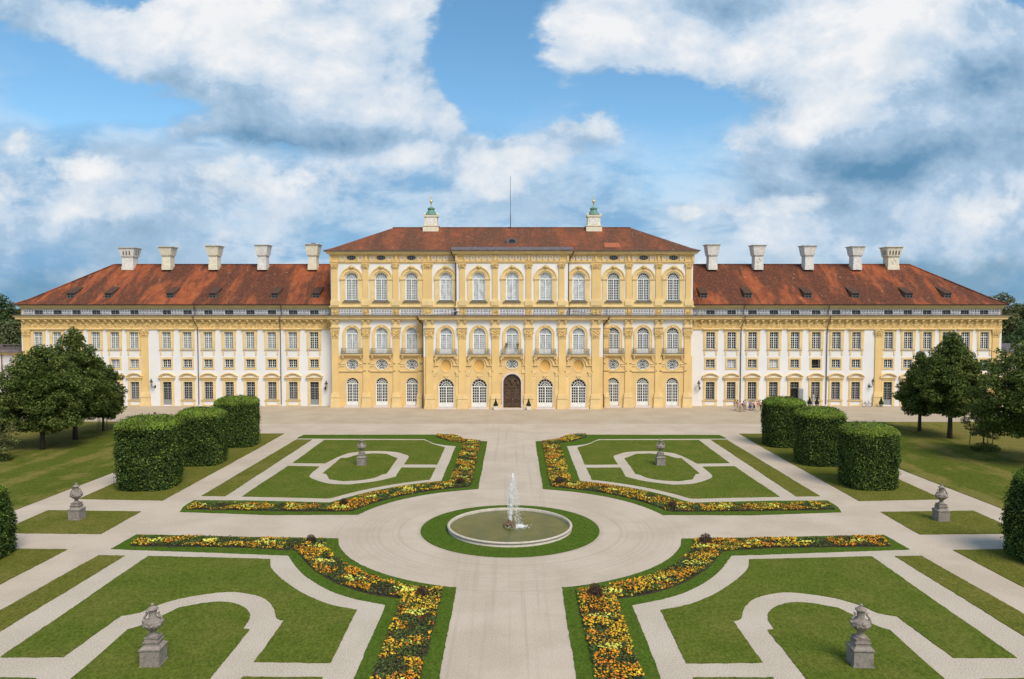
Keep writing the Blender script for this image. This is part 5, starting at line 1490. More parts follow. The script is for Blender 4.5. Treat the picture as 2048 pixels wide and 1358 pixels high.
for side, xs in ((-1, wx_l), (1, wx_r)):
    for i, x in enumerate(xs):
        # upper
        if side < 0 and i != 13: place(PT, 'uc', lambda: win_rect('upper_window', HW, UW[1] - UW[0], 5, .70, 2, 'frame_white', 'glass_grey2', parts=(sur_upper,)), 'upper_window', x, YW, UW[0])
        else: place(PT, 'ud', lambda: win_rect('upper_window', HW, UW[1] - UW[0], 5, .70, 2, 'frame_white', 'glass_dark', parts=(sur_upper,)), 'upper_window', x, YW, UW[0])
        # mezzanine
        if side < 0 and i in (4, 5): place(PT, 'mc', lambda: win_rect('mezzanine_window', HW, MW[1] - MW[0], 3, 0, 0, 'frame_white', 'glass_grey2', parts=(sur_mezz,)), 'mezzanine_window', x, YW, MW[0])
        elif side > 0 and i in (1, 3): place(PT, 'mb', lambda: win_rect('mezzanine_window', HW, MW[1] - MW[0], 3, 0, 0, 'frame_white', 'glass_blind', parts=(sur_mezz,)), 'mezzanine_window', x, YW, MW[0], 'mezzanine window with a pale blind drawn behind the panes')
        elif side > 0 and i == 5:
            def mk():
                root = empty('mezzanine_window', (0, 0, 0)); h = MW[1] - MW[0]
                b = MB(); b.add([(-HW, .33, 0), (HW, .33, 0), (HW, .33, h), (-HW, .33, h)], [(0, 1, 2, 3)]); b.build('dark_opening', 'glass_dark', root)
                b = MB(); b.box(-HW, HW, .1, .13, .35, .39); b.box(HW - .3, HW - .24, .0, .3, 0, h); b.build('frame', 'frame_grey', root)
                sur_mezz(root); return root
            place(PT, 'mo', mk, 'mezzanine_window', x, YW, MW[0], 'open mezzanine window showing a dark room')
        else: place(PT, 'md', lambda: win_rect('mezzanine_window', HW, MW[1] - MW[0], 3, 0, 0, 'frame_white', 'glass_dark', parts=(sur_mezz,)), 'mezzanine_window', x, YW, MW[0])
        # attic
        place(PT, 'at', lambda: win_rect('attic_window', HW, .78, 2, 0, 0, 'frame_grey', 'glass_dark', t=.04), 'attic_window', x, YW + .25, 16.0)
        # ground
        if round(x, 2) in DOORS:
            if side > 0 and i == 4:
                def mko():
                    root = empty('palace_door', (0, 0, 0)); h = GW[1] - .18
                    b = MB(); b.add([(-HW, .33, 0), (HW, .33, 0), (HW, .33, h), (-HW, .33, h)], [(0, 1, 2, 3)]); b.build('dark_opening', 'glass_dark', root)
                    b = MB(); b.box(-HW, HW, .18, .26, 2.95, 3.05); muntins(b, -HW, 0, 3.05, h, 2, 2, .05, .2); muntins(b, 0, HW, 3.05, h, 2, 2, .05, .2); b.box(-.05, .05, .18, .26, 3.05, h); b.build('fanlight', 'frame_grey', root)
                    b = MB(); b.box(HW - .05, HW + .65, -.42, -.36, 0, 2.9); b.build('open_leaf', 'frame_grey', root)
                    sur_ground(True)(root); return root
                place(PT, 'do', mko, 'palace_door', x, YW, .18, 'open grey palace door with one leaf swung outwards, behind the hedge')
            else: place(PT, 'dd', lambda: win_rect('palace_door', HW, GW[1] - .18, 5, .74, 2, 'frame_grey', 'glass_dark', panel=.95, parts=(sur_ground(True),)), 'palace_door', x, YW, .18)
        elif side < 0 and i in (4, 5, 11, 12): place(PT, 'gc', lambda: win_rect('ground_floor_window', HW, GW[1] - GW[0], 5, .70, 2, 'frame_grey2', 'glass_grey', parts=(sur_ground(),)), 'ground_floor_window', x, YW, GW[0])
        else: place(PT, 'gd', lambda: win_rect('ground_floor_window', HW, GW[1] - GW[0], 5, .70, 2, 'frame_grey2', 'glass_dark', parts=(sur_ground(),)), 'ground_floor_window', x, YW, GW[0])
for side, xs, Y in ((-1, sx_l, YS), (0, cx_, YC), (1, sx_r, YS)):
    for i, x in enumerate(xs):
        zs = UA[1] - UA[0]
        if side > 0: place(PT, 'fd', lambda: win_arch('balcony_window', UR_, zs, 3, 8, 'frame_white', 'glass_dark', t=.065, panel=.75, parts=(sur_first,)), 'balcony_window', x, Y, UA[0])
        else: place(PT, 'fc', lambda: win_arch('balcony_window', UR_, zs, 3, 8, 'frame_white', 'glass_curtain', t=.04, panel=.75, parts=(sur_first,)), 'balcony_window', x, Y, UA[0])
        if side == 0:
            if i != 2: place(PT, 'gfc', lambda: win_arch('french_door', CGR, 3.78 - GA[0], 3, 6, 'door_white', 'glass_dark', t=.075, panel=.72, center=.18, parts=(sur_gfc,)), 'french_door', x, Y, GA[0])
        else: place(PT, 'gf', lambda: win_arch('french_door', GR, GA[1] - GA[0], 3, 6, 'door_white', 'glass_dark', t=.07, panel=.66, parts=(sur_gf,)), 'french_door', x, Y, GA[0])
for xs, Y, keys in ((ul, YS, ('w', 'w', 'w', 'b')), (ux_c, YU, ('b', 'b', 'b')), (ur, YS, ('b', 'd', 'd', 'd'))):
    for x, kk in zip(xs, keys):
        gm, t_ = {'w': ('glass_grey2', .06), 'b': ('glass_blind', .03), 'd': ('glass_dark', .07)}[kk]
        place(PT, 'tt' + kk, lambda: win_arch('arched_window', TR, TA[1] - TA[0], 3, 8, 'frame_white', gm, t=t_, parts=(sur_top,)), 'arched_window', x, Y, TA[0])
# oval windows and niches
def oval_win(rx, rz, name='oval_window', fm='frame_white'):
    def f():
        root = empty(name, (0, 0, 0)); b = MB(); k_ = rz / rx
        b.band(rx - .09, rx, 0, None, .14, .27, n=28, k=k_, close=True)
        for q in (.74, .52, .28): b.band(rx * q - .05, rx * q + .05, 0, None, .17, .24, n=24, k=k_ * (1 if q > .6 else .8 if q > .4 else .6), close=True)
        for i in range(8):
            a = 2 * PI * i / 8; b.tube([(rx * .52 * math.cos(a), .2, rx * .52 * .8 * k_ * math.sin(a)), (rx * math.cos(a), .2, rx * k_ * math.sin(a))], .03, 4, False)
        b.build('frame', fm, root)
        b = MB(); b.disc(0, 0, rx, rz, .28, 28); b.build('pane', 'glass_dark', root)
        b = MB(); b.band(rx + .003, rx + .14, 0, None, -.07, -.002, n=28, k=k_, close=True); b.build('surround', 'yellow_trim', root)
        return root
    return f
for x in sx_l + sx_r: place(PT, 'ov', oval_win(1.06, .92), 'oval_window', x, YS, 7.42)
place(PT, 'ovc', oval_win(1.08, .82), 'oval_window', cx_[2], YC, 7.62)
def small_oval():
    root = empty('small_oval_window', (0, 0, 0)); b = MB(); k_ = .42 / .80
    b.band(.74, .80, 0, None, .02, .2, n=24, k=k_, close=True)
    for x in (-.36, 0, .36): b.box(x - .03, x + .03, .1, .16, -.38, .38)
    b.box(-.74, .74, .098, .158, -.03, .03)
    b.build('frame', 'frame_grey', root)
    b = MB(); b.disc(0, 0, .80, .42, .21, 24); b.build('pane', 'glass_dark', root)
    b = MB(); b.band(.803, .93, 0, None, -.06, .0, n=24, k=.56, close=True); b.build('surround', 'yellow_trim', root)
    return root
for x in sx_l + sx_r: place(PT, 'so', small_oval, 'small_oval_window', x, YS - .02, 25.76)
for i in (0, 1, 3, 4):
    def mkn():
        root = empty('round_niche', (0, 0, 0))
        b = MB(); n = 28; prev = None; vs = []; fs = []
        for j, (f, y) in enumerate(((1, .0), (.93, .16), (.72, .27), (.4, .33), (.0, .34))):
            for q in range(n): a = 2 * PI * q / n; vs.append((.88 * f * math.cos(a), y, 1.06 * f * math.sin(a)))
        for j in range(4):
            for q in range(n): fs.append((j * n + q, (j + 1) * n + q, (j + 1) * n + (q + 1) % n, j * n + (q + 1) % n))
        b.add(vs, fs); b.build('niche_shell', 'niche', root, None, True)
        b = MB()
        b.band(.885, 1.0, 0, None, -.05, -.002, n=28, k=1.06 / .88, close=True)
        b.band(1.25, 1.42, .1, None, -.22, -.002, n=20, k=1.0); b.box(-2.35, -1.25, -.22, -.002, -.02, .13); b.box(1.25, 2.35, -.22, -.002, -.02, .13)
        b.build('arched_moulding', 'yellow_trim', root)
        b = MB()
        for sg in (-1, 1):                               # little capitals below
            x = sg * 1.95; b.box(x - .45, x + .45, -.2, -.002, -1.12, -1.0); b.frustum(x, -.09, -1.75, -1.12, .22, .07, .38, .1); b.blob((x - .2, -.16, -1.3), .13, 7, 5); b.blob((x + .2, -.16, -1.3), .13, 7, 5)
            b.box(x - .3, x + .3, -.07, -.002, -6.9, -1.75)
        b.box(-.36, .36, -.2, -.002, -1.86, -1.72); b.box(-.25, .25, -.14, -.002, -2.1, -1.86)
        b.build('relief', 'yellow_trim', root)
        return root
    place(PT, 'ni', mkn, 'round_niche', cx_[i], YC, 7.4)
# aprons under the first floor windows, string course
for x in sx_l + sx_r:
    b = MB()
    b.add([(x - 1.45, YS - .1, 8.9), (x + 1.45, YS - .1, 8.9), (x + 2.15, YS - .1, 7.75), (x - 2.15, YS - .1, 7.75)], [(0, 3, 2, 1)]) if False else None
    for sg in (-1, 1):
        b.tube([(x + sg * 1.45, YS - .06, 8.8), (x + sg * 1.55, YS - .06, 8.4), (x + sg * 1.85, YS - .06, 7.95), (x + sg * 2.3, YS - .06, 7.75)], .09, 6)
        b.box(x + sg * 1.85 - .55, x + sg * 1.85 + .55, YS - .2, YS - .003, 7.5, 7.62); b.box(x + sg * 1.85 - .5, x + sg * 1.85 + .5, YS - .1, YS - .003, 7.1, 7.5)
    b.box(x - 2.35, x + 2.35, YS - .2, YS - .003, 6.22, 6.36)
    pt(b, 'apron', 'yellow_trim', palace, (x, YS, 7.5))
for i, x in enumerate(cx_):
    b = MB(); b.box(x - 1.85, x + 1.85, YC - .34, YC - .02, 8.84, 8.92)
    for sg in (-1, 1):
        b.tube([(x + sg * 1.70, YC - .3, 8.98), (x + sg * 1.9, YC - .28, 8.5), (x + sg * 1.75, YC - .2, 8.2), (x + sg * 1.9, YC - .14, 7.7)], [.2, .16, .12, .1], 7)
    if i == 2:
        for sg in (-1, 1): b.box(x + sg * 2.0 - .35, x + sg * 2.0 + .35, YC - .15, YC - .003, 7.4, 7.55); b.box(x + sg * 2.0 - .35, x + sg * 2.0 + .35, YC - .12, YC - .003, 6.1, 6.6)
    pt(b, 'apron', 'yellow_trim', palace, (x, YC, 7.5))
# main portal
xd = cx_[2]
b = MB(); b.band(1.53, 1.86, 4.45, .0, -.0, -.0) if False else b.band(1.505, 1.80, 4.45, .16, YC - .16, YC + .1, cx=xd, n=26)
fr = pt(b, 'portal', 'pink_stone', palace, (xd, YC, 0))
b = MB(); b.box(xd - 1.95, xd - 1.5, YC - .24, YC - .161, .16, .75); b.box(xd + 1.5, xd + 1.95, YC - .24, YC - .161, .16, .75); b.build('plinth', 'pink_stone', fr, (xd, YC, 0))
b = MB(); n = 24
pts = [(xd - 1.5, YC + .22, .16), (xd + 1.5, YC + .22, .16)] + [(xd + 1.5 * math.cos(PI * i / n), YC + .22, 4.45 + 1.5 * math.sin(PI * i / n)) for i in range(n + 1)]
b.add(pts, [tuple(range(len(pts)))])
for sg in (-1, 1):
    for z0, z1 in ((.3, 1.15), (1.45, 3.5)):
        for a_ in (0, .14):
            x0, x1 = (xd + .12 + a_, xd + 1.36 - a_) if sg > 0 else (xd - 1.36 + a_, xd - .12 - a_)
            b.box(x0, x1, YC + .19 - a_ * .4, YC + .219 - a_ * .1, z0 + a_, z1 - a_)
    b.blob((xd + sg * .72, YC + .14, 2.5), (.22, .09, .5), 9, 7); b.blob((xd + sg * .72, YC + .14, 3.1), (.34, .1, .16), 9, 7)
    b.blob((xd + sg * .95, YC + .12, 4.4), (.26, .1, .4), 9, 7); b.tube([(xd + sg * .2, YC + .14, 5.0), (xd + sg * .7, YC + .12, 4.9), (xd + sg * 1.1, YC + .13, 4.5), (xd + sg * 1.25, YC + .14, 3.9)], [.08, .1, .09, .05], 6)
b.box(xd - .09, xd + .09, YC + .12, YC + .218, .2, 3.7); b.box(xd - 1.48, xd + 1.48, YC + .11, YC + .217, 1.22, 1.36); b.box(xd - 1.48, xd + 1.48, YC + .11, YC + .216, 3.62, 3.78)
b.blob((xd, YC + .12, 4.6), (.34, .12, .46), 10, 7)
dr = b.build('door', 'oak', fr, (xd, YC, 0))
b = MB(); b.blob((xd + .14, YC + .08, 1.75), .06, 8, 6); b.tube([(xd + .14, YC + .08, 1.7), (xd + .14, YC + .05, 1.5)], .02, 5); b.build('handle', 'gold', dr, (xd, YC, 0))
b = MB(); b.box(xd - 2.5, xd + 2.5, YC - .9, YC + .25, 0, .15); b.build('step', 'pink_stone', fr, (xd, YC, 0))
# terrace railings
def railing(path, y_in=.12, h=1.0, z=15.96):
    b = MB()
    for (a, c_) in zip(path, path[1:]):
        L = math.hypot(c_[0] - a[0], c_[1] - a[1]); n = max(1, int(L / .62)); ux, uy = (c_[0] - a[0]) / L, (c_[1] - a[1]) / L
        def q(s, zz): return (a[0] + ux * s, a[1] + uy * s, zz)
        b.tube([q(0, z + h), q(L, z + h)], .018, 4, False); b.tube([q(0, z + .08), q(L, z + .08)], .02, 4, False)
        for i in range(n + 1):
            s = L * i / n
            tk = .028 if i % 6 == 0 else .011
            b.tube([q(s, z), q(s, z + h + (.08 if i % 6 == 0 else 0))], tk, 4, False)
            if i < n and i % 2 == 0:
                m_ = s + L / n
                b.tube([q(m_ - .12, z + .5), q(m_, z + .66), q(m_ + .12, z + .5), q(m_, z + .34), q(m_ - .12, z + .5)], .012, 4, False)
    return b
pt(railing([(XL - .6, YW - .6), (MXL - .6, YW - .6)]), 'terrace_railing', 'iron')
pt(railing([(MXR + .6, YW - .6), (XR + .6, YW - .6)]), 'terrace_railing', 'iron')
pt(railing([(MXL - .6, YW - .6), (MXL - .6, YS - .6), (CXL - .6, YS - .6), (CXL - .6, YC - .6), (CXR + .6, YC - .6), (CXR + .6, YS - .6), (MXR + .6, YS - .6), (MXR + .6, YW - .6)]), 'terrace_railing', 'iron')
# gangways on the terrace
for xa_, xb_, mt in ((PX(852, YS - 1), PX(918, YS - 1), 'frame_white'), (PX(1200, YS - 1), PX(1134, YS - 1), 'wood_stake')):
    b = MB(); sg = 1 if xb_ > xa_ else -1
    for (z0, z1, y0) in ((16.05, 16.75, YS - 1.35),):
        vs = [(xa_, y0, z0), (xb_, y0, z1), (xb_, y0 + .8, z1), (xa_, y0 + .8, z0)]
        b.add(vs + [(x, y, z - .07) for x, y, z in vs], [(0, 1, 2, 3), (7, 6, 5, 4), (0, 4, 5, 1), (1, 5, 6, 2), (2, 6, 7, 3), (3, 7, 4, 0)])
    for q in range(5):
        t = q / 4; b.tube([(xa_ + (xb_ - xa_) * t, YS - 1.36, 16.0), (xa_ + (xb_ - xa_) * t, YS - 1.36, 16.1 + .7 * t)], .035, 4)
    pt(b, 'gangway', mt)
# downpipes
def pipe(pts, r=.075):
    b = MB(); b.tube(pts, r, 7)
    b.blob((pts[0][0], pts[0][1], pts[0][2]), (.16, .14, .16), 7, 5)
    return b
for px, lo in ((390, None), (563, None), (1487.5, None), (1657, None)):
    x = PX(px, YW, 620); xl = PX({390: 394.5, 563: 562.5, 1487.5: 1484, 1657: 1652}[px], YW, 760)
    sg = 1 if xl > x else -1
    xl = x + sg * .45 if abs(xl - x) < .2 else xl
    pt(pipe([(x, YW - .45, 17.7), (x, YW - .45, 17.3), (x, YW - .02, 16.9), (x, YW - .02, 16.0)]), 'downpipe', 'pipe')
    pt(pipe([(x, YW - 1.0, 15.75), (x, YW - 1.0, 15.45), (x + .15 * sg, YW - .75, 14.8), (xl, YW - .26, 13.9), (xl, YW - .24, 13.2), (xl, YW - .16, 12.9), (xl, YW - .14, .3)]), 'downpipe', 'pipe')
for x, sg in ((CXL, -1), (CXR, 1)):
    pt(pipe([(x - sg * .9 if False else x + sg * 1.2, YS - .95, 15.75), (x + sg * 1.1, YS - .95, 15.3), (x + sg * .35, YS - .6, 14.4), (x + sg * .2, YS - .5, 13.8), (x + sg * .2, YS - .5, 2.6), (x + sg * .35, YS - .6, 2.1), (x + sg * .35, YS - .6, .1)], .1), 'downpipe', 'pipe')
for x, sg in ((UXL, -1), (UXR, 1)):
    pt(pipe([(x + sg * .9, YS - .9, 26.75), (x + sg * .85, YS - .9, 26.4), (x + sg * .2, YS - .3, 25.2), (x + sg * .15, YS - .28, 24.6), (x + sg * .15, YS - .28, 18.6), (x + sg * .3, YS - .45, 17.2), (x + sg * .3, YS - .4, 16.0)], .09), 'downpipe', 'pipe')

# ------------------------------------------------------------------ roofs
def hip(b, x0, x1, y0, y1, ze, zr, yr, hipl=True, hipr=True, kick=(1.7, .85)):
    """hipped roof with a shallower foot; ridge along x at yr"""
    d = yr - y0; kd, kz = kick
    def ring(o, z):
        return [(x0 + (o if hipl else 0), y0 + o, z), (x1 - (o if hipr else 0), y0 + o, z), (x1 - (o if hipr else 0), y1 - o * (y1 - yr) / d, z), (x0 + (o if hipl else 0), y1 - o * (y1 - yr) / d, z)]
    r0, r1, r2 = ring(0, ze), ring(kd, ze + kz), ring(d - .001, zr)
    vs = r0 + r1 + r2; fs = []
    for j in (0, 4):
        for i in range(4): fs.append((j + i, j + (i + 1) % 4, j + 4 + (i + 1) % 4, j + 4 + i))
    b.add(vs, fs)
roofs = []
for nm, x0, x1, hl, hr in (('l', -86.45, MXL + .02, True, False), ('r', MXR - .02, 86.1, False, True)):
    b = MB(); hip(b, x0, x1, 133.62, 157.6, 17.78, 25.25, 145.2, hl, hr)
    r_ = pt(b, 'wing_roof', 'roof_wing', palace, ((x0 + x1) / 2, 134, 17.8)); roofs.append(r_)
    b = MB(); rx0, rx1 = (x0 + 11.5, x1) if hl else (x0, x1 - 11.5)
    n = int((rx1 - rx0) / .42)
    for i in range(n):
        xx = rx0 + (rx1 - rx0) * i / n; b.tube([(xx, 145.2, 25.24), (xx + .40, 145.2, 25.29)], [.14, .17], 6)
    b.build('ridge_tiles', 'roof_wing', r_, ((x0 + x1) / 2, 134, 17.8))
    # verge tiles up the hip
    b = MB(); hx = x0 if hl else x1; sg = 1 if hl else -1
    for (a0, z0, a1, z1) in ((0, 17.8, 1.7, 18.65), (1.7, 18.65, 11.55, 25.25)):
        L = math.hypot((a1 - a0) * 1.41, z1 - z0); n = int(L / .4)
        for i in range(n):
            t0, t1 = i / n, (i + 1) / n
            f = lambda t: (hx + sg * (a0 + (a1 - a0) * t), 133.62 + a0 + (a1 - a0) * t, z0 + (z1 - z0) * t + .02)
            b.tube([f(t0), f(t1)], [.16, .13], 6)
    b.build('hip_tiles', 'roof_wing', r_, ((x0 + x1) / 2, 134, 17.8))
b = MB(); hip(b, -32.25, 32.2, 131.6, 153.4, 26.98, 31.8, 142.0, True, True, (1.4, .5))
mroof = pt(b, 'main_roof', 'roof_main', palace, (0, 132, 27))
b = MB(); zc_ = lambda y: 27.48 + (y - 133.0) * (31.8 - 27.48) / 9.0
b.add([(UXL - .85, YU - .95, 27.02), (UXR + .85, YU - .95, 27.02), (UXR + .85, 132.6, 27.62), (UXL - .85, 132.6, 27.62), (UXL - .85, YU - .95, 26.92), (UXR + .85, YU - .95, 26.92)], [(0, 1, 2, 3), (4, 5, 1, 0)])
b.add([(UXL - .85, YU - .95, 27.02), (UXL - .85, 132.6, 27.62), (UXL - .85, 132.6, 26.9), (UXL - .85, YU - .95, 26.9)], [(0, 1, 2, 3)]); b.add([(UXR + .85, YU - .95, 27.02), (UXR + .85, 132.6, 27.62), (UXR + .85, 132.6, 26.9), (UXR + .85, YU - .95, 26.9)], [(0, 3, 2, 1)])
b.build('metal_eaves', 'metal_apron', mroof, (0, 132, 27))
b = MB(); n = 100
for i in range(n):
    xx = -21.9 + 43.6 * i / n; b.tube([(xx, 142, 31.8), (xx + .42, 142, 31.84)], [.13, .16], 6)
b.build('ridge_tiles', 'roof_main', mroof, (0, 132, 27))
x = PX(1224, 133.5, 491); b = MB()
b.add([(x - 1.3, 133.2, 27.61), (x + 1.5, 133.2, 27.61), (x + 1.3, 135.1, 28.53), (x - 1.2, 135.1, 28.53)], [(0, 1, 2, 3)]); b.build('repaired_patch', 'roof_patch', mroof, (0, 132, 27))
# half round dormer
x = PX(1024, 136.5, 485); zd = 29.0
b = MB(); b.band(.62, .80, 28.52, None, 134.9, 137.2, cx=x, n=14); b.box(x - .95, x + .95, 134.9, 135.3, 28.30, 28.52); b.box(x - 1.0, x - .62, 135.0, 136.0, 28.52, 29.2); b.box(x + .62, x + 1.0, 135.0, 136.0, 28.52, 29.2)
dm = b.build('half_round_dormer', 'metal_apron', mroof, (x, 135, 28.5))
b = MB(); b.disc(x, 28.52, .62, .62, 135.0, 14, True); b.build('pane', 'glass_dark', dm, (x, 135, 28.5))
# shed dormers on the wings
slope = (25.25 - 18.63) / (145.2 - 135.32)
zroof = lambda y: 18.63 + (y - 135.32) * slope
def make_dormer(parent, sgn, label=None):
    """sgn: the cheek runs back to the ridge side"""
    b = MB(); y0 = 135.75; w_ = .62
    z0 = zroof(y0) - .05; z1 = z0 + .92; ye = y0 + 2.9; ze = zroof(ye) + .02
    b.add([(-w_ - .12, y0 - .22, z1 + .0), (w_ + .12, y0 - .22, z1 + .0), (w_ + .12, ye, ze + .03), (-w_ - .12, ye, ze + .03), (-w_ - .12, y0 - .22, z1 - .08), (w_ + .12, y0 - .22, z1 - .08), (w_ + .12, ye, ze - .06), (-w_ - .12, ye, ze - .06)],
          [(0, 1, 2, 3), (4, 5, 1, 0), (5, 6, 2, 1), (4, 0, 3, 7), (7, 6, 5, 4)])
    return b, y0, z0, z1, ye, ze
dorm_src = None
for roof, pxs in ((roofs[0], (141.4, 216.5, 340.2, 425.3, 549.8, 632)), (roofs[1], (1407.6, 1496.7, 1616.6, 1711.4, 1818.5, 1895.7))):
    for p in pxs:
        x = PX(p, 135.8, 592)
        if dorm_src is None:
            b, y0, z0, z1, ye, ze = make_dormer(roof, 1)
            w_ = .62
            body = MB()
            body.add([(-w_, y0 + .02, z0), (-w_, y0 + .02, z1 - .09), (-w_, ye - .6, ze - .3)], [(0, 1, 2)]); body.add([(w_, y0 + .02, z0), (w_, y0 + .02, z1 - .09), (w_, ye - .6, ze - .3)], [(0, 2, 1)])
            body.box(-w_, -w_ + .1, y0, y0 + .1, z0, z1 - .08); body.box(w_ - .1, w_, y0, y0 + .1, z0, z1 - .08); body.box(-w_ + .1, w_ - .1, y0, y0 + .1, z0, z0 + .1); body.box(-.04, .04, y0, y0 + .1, z0 + .1, z1 - .08)
            body.box(-w_ + .1, w_ - .1, y0 + .01, y0 + .08, (z0 + z1) / 2 - .03, (z0 + z1) / 2 + .03)
            for m_ in (b, body): m_.v = [(a, c_ - y0, d - z0) for a, c_, d in m_.v]
            me_b = body.build('dormer', 'bark', roof, (x, y0, z0)); WLd = (x, y0, z0)
            me_b.data.materials.clear(); me_b.data.materials.append(M['sill'])
            # vertices are already local
            me_b.data.transform(Matrix.Translation((x, y0, z0)))
            rf = b.build('dormer_roof', 'roof_dark', me_b, None); rf.location = (0, 0, 0)
            pn = MB(); pn.add([(-w_ + .1, .09, .1), (w_ - .1, .09, .1), (w_ - .1, .09, z1 - z0 - .09), (-w_ + .1, .09, z1 - z0 - .09)], [(0, 1, 2, 3)])
            pp = pn.build('pane', 'glass_dark', me_b, None); pp.location = (0, 0, 0)
            dorm_src = me_b; dy0, dz0 = y0, z0
        else:
            copy_tree(dorm_src, (x, dy0, dz0), roof)
# chimneys
def make_chimney(parent, x, y, big, diamond, m='chimney', cowl=False, top=28.4):
    hx, hy = (1.02, 1.05) if big else (.76, .95)
    b = MB(); zb = 24.2; z1 = 26.75 if not big else 26.6
    b.box(x - hx - .07, x + hx + .07, y - hy - .07, y + hy + .07, zb, 25.15 if not big else 24.9); b.box(x - hx, x + hx, y - hy, y + hy, 24.9, z1)
    s = b.build('chimney', m, parent, (x, y, zb))
    b = MB(); f = .16
    b.box(x - hx - .08, x + hx + .08, y - hy - .08, y + hy + .08, z1, z1 + .12)
    n = 7 if big else 6
    for i in range(n):
        xx = x - hx + (2 * hx) * (i + .5) / n; b.blob((xx, y - hy - .12, z1 + .1), (.09, .08, .1), 6, 4)
        yy = y - hy + 2 * hy * (i + .5) / n
        for sg in (-1, 1): b.blob((x + sg * (hx + .12), yy, z1 + .1), (.08, .09, .1), 6, 4)
    b.frustum(x, y, z1 + .17, top - .12, hx + .18, hy + .18, hx + .42, hy + .42)
    b.box(x - hx - .5, x + hx + .5, y - hy - .5, y + hy + .5, top - .12, top - .04); b.box(x - hx - .62, x + hx + .62, y - hy - .62, y + hy + .62, top - .04, top + .04)
    b.build('chimney_cap', m, s, (x, y, zb))
    if big:
        b = MB(); zc0, zc1 = z1 + .45, top - .45
        for i in range(3 if not diamond else 4):
            nn = 3 if not diamond else 4; xx = x + (i - (nn - 1) / 2) * .56
            fy = y - hy - .30
            b.add([(xx - .12, fy - .015, zc0), (xx + .12, fy - .015, zc0)] + [(xx + .12 * math.cos(PI * q / 6), fy - .04 - .0, zc1 + .12 * math.sin(PI * q / 6) - .1) for q in range(7)], [tuple(range(9))])
        for sg in (-1, 1):
            for i in range(2):
                yy = y + (i - .5) * .8; fx = x + sg * (hx + .315)
                b.add([(fx, yy - .12, zc0), (fx, yy + .12, zc0), (fx + sg * .05, yy + .12, zc1), (fx + sg * .04, yy - .12, zc1)], [(0, 1, 2, 3)])
        b.build('flue_openings', 'dark_stone', s, (x, y, zb))
    if diamond:
        b = MB(); z_ = (25.0 + z1) / 2
        for r_ in (.55, .28):
            b.tube([(x - r_ * .9, y - hy - .02, z_), (x, y - hy - .02, z_ + r_), (x + r_ * .9, y - hy - .02, z_), (x, y - hy - .02, z_ - r_), (x - r_ * .9, y - hy - .02, z_)], .04, 5)
        b.build('diamond_relief', 'chimney', s, (x, y, zb))
    if cowl:
        b = MB(); b.box(x - .35, x + .35, y - .3, y + .3, top, top + .3); b.build('cowl', 'iron', s, (x, y, zb))
YCH = 143.9
for roof, lst in ((roofs[0], ((250.6, 1, 0, 'chimney', 0, 28.35), (332.3, 0, 0, 'chimney_yellow', 0, 28.45), (426, 0, 0, 'chimney_yellow', 0, 28.65), (523.8, 0, 0, 'chimney', 0, 28.8), (624.5, 0, 0, 'chimney_yellow', 1, 28.9))),
                  (roofs[1], ((1425.9, 0, 0, 'chimney', 0, 28.85), (1517.8, 0, 1, 'chimney', 0, 28.75), (1618.6, 0, 0, 'chimney', 0, 28.65), (1715, 0, 0, 'chimney', 0, 28.5), (1791.5, 1, 1, 'chimney_yellow', 0, 28.45)))):
    for px, big, dia, m_, cw, tp in lst:
        make_chimney(roof, PX(px, YCH - .9, 520), YCH + (.9 if big else 0), big, dia, m_, cw, tp)
# roof lanterns
def lantern(x):
    y = 141.6; b = MB()
    b.frustum(x, y, 30.4, 32.0, 1.42, 1.2, 1.42, 1.2); b.box(x - 1.52, x + 1.52, y - 1.3, y + 1.3, 32.0, 32.12)
    s = b.build('roof_turret', 'chimney_yellow', mroof, (x, y, 30.4))
    b = MB(); b.frustum(x, y, 32.12, 33.7, 1.16, 1.0, 1.12, .96); b.box(x - 1.28, x + 1.28, y - 1.1, y + 1.1, 33.7, 33.98)
    b.build('turret_body', 'chimney_yellow', s, (x, y, 30.4))
    b = MB(); b.box(x - .76, x + .76, y - 1.05, y - .99, 32.35, 33.5); b.build('turret_panel', 'chimney', s, (x, y, 30.4))
    b = MB()
    for sx_ in (-1, 1):
        for sy in (-1, 1):
            b.blob((x + sx_ * 1.15, y + sy * .95, 34.15), (.2, .2, .22), 7, 5); b.blob((x + sx_ * 1.32, y + sy * 1.0, 34.0), (.14, .14, .12), 6, 4)
    b.build('volutes', 'chimney_yellow', s, (x, y, 30.4))
    b = MB(); b.lathe([(1.10, 33.95), (1.06, 34.15), (.86, 34.5), (.68, 34.75), (.60, 34.95), (.58, 35.1), (.66, 35.15), (.70, 35.2), (.66, 35.32), (.36, 35.5), (.12, 35.62)], x, y, 12)
    b.build('copper_dome', 'copper', s, (x, y, 30.4), True)
    b = MB(); b.lathe([(.14, 35.5), (.09, 35.65), (.07, 36.1), (.17, 36.2), (.10, 36.3), (.22, 36.42), (.30, 36.58), (.2, 36.74), (.06, 36.85), (.06, 37.05), (.13, 37.13), (.05, 37.22), (.05, 37.45), (.11, 37.53), (.03, 37.62), (.02, 38.0)], x, y, 10)
    b.build('finial', 'gold', s, (x, y, 30.4), True)
lantern(PX(862.5, 141.6, 450)); lantern(PX(1187, 141.6, 450))
x = PX(1021, 142, 450); b = MB(); b.tube([(x, 142, 31.7), (x, 142, 34.4), (x, 142, 34.45), (x, 142, 41.2)], [.075, .065, .045, .03], 6); b.box(x - .5, x + .2, 141.7, 142.3, 31.75, 31.95)
b.build('flagpole', 'iron', mroof, (x, 142, 31.7))

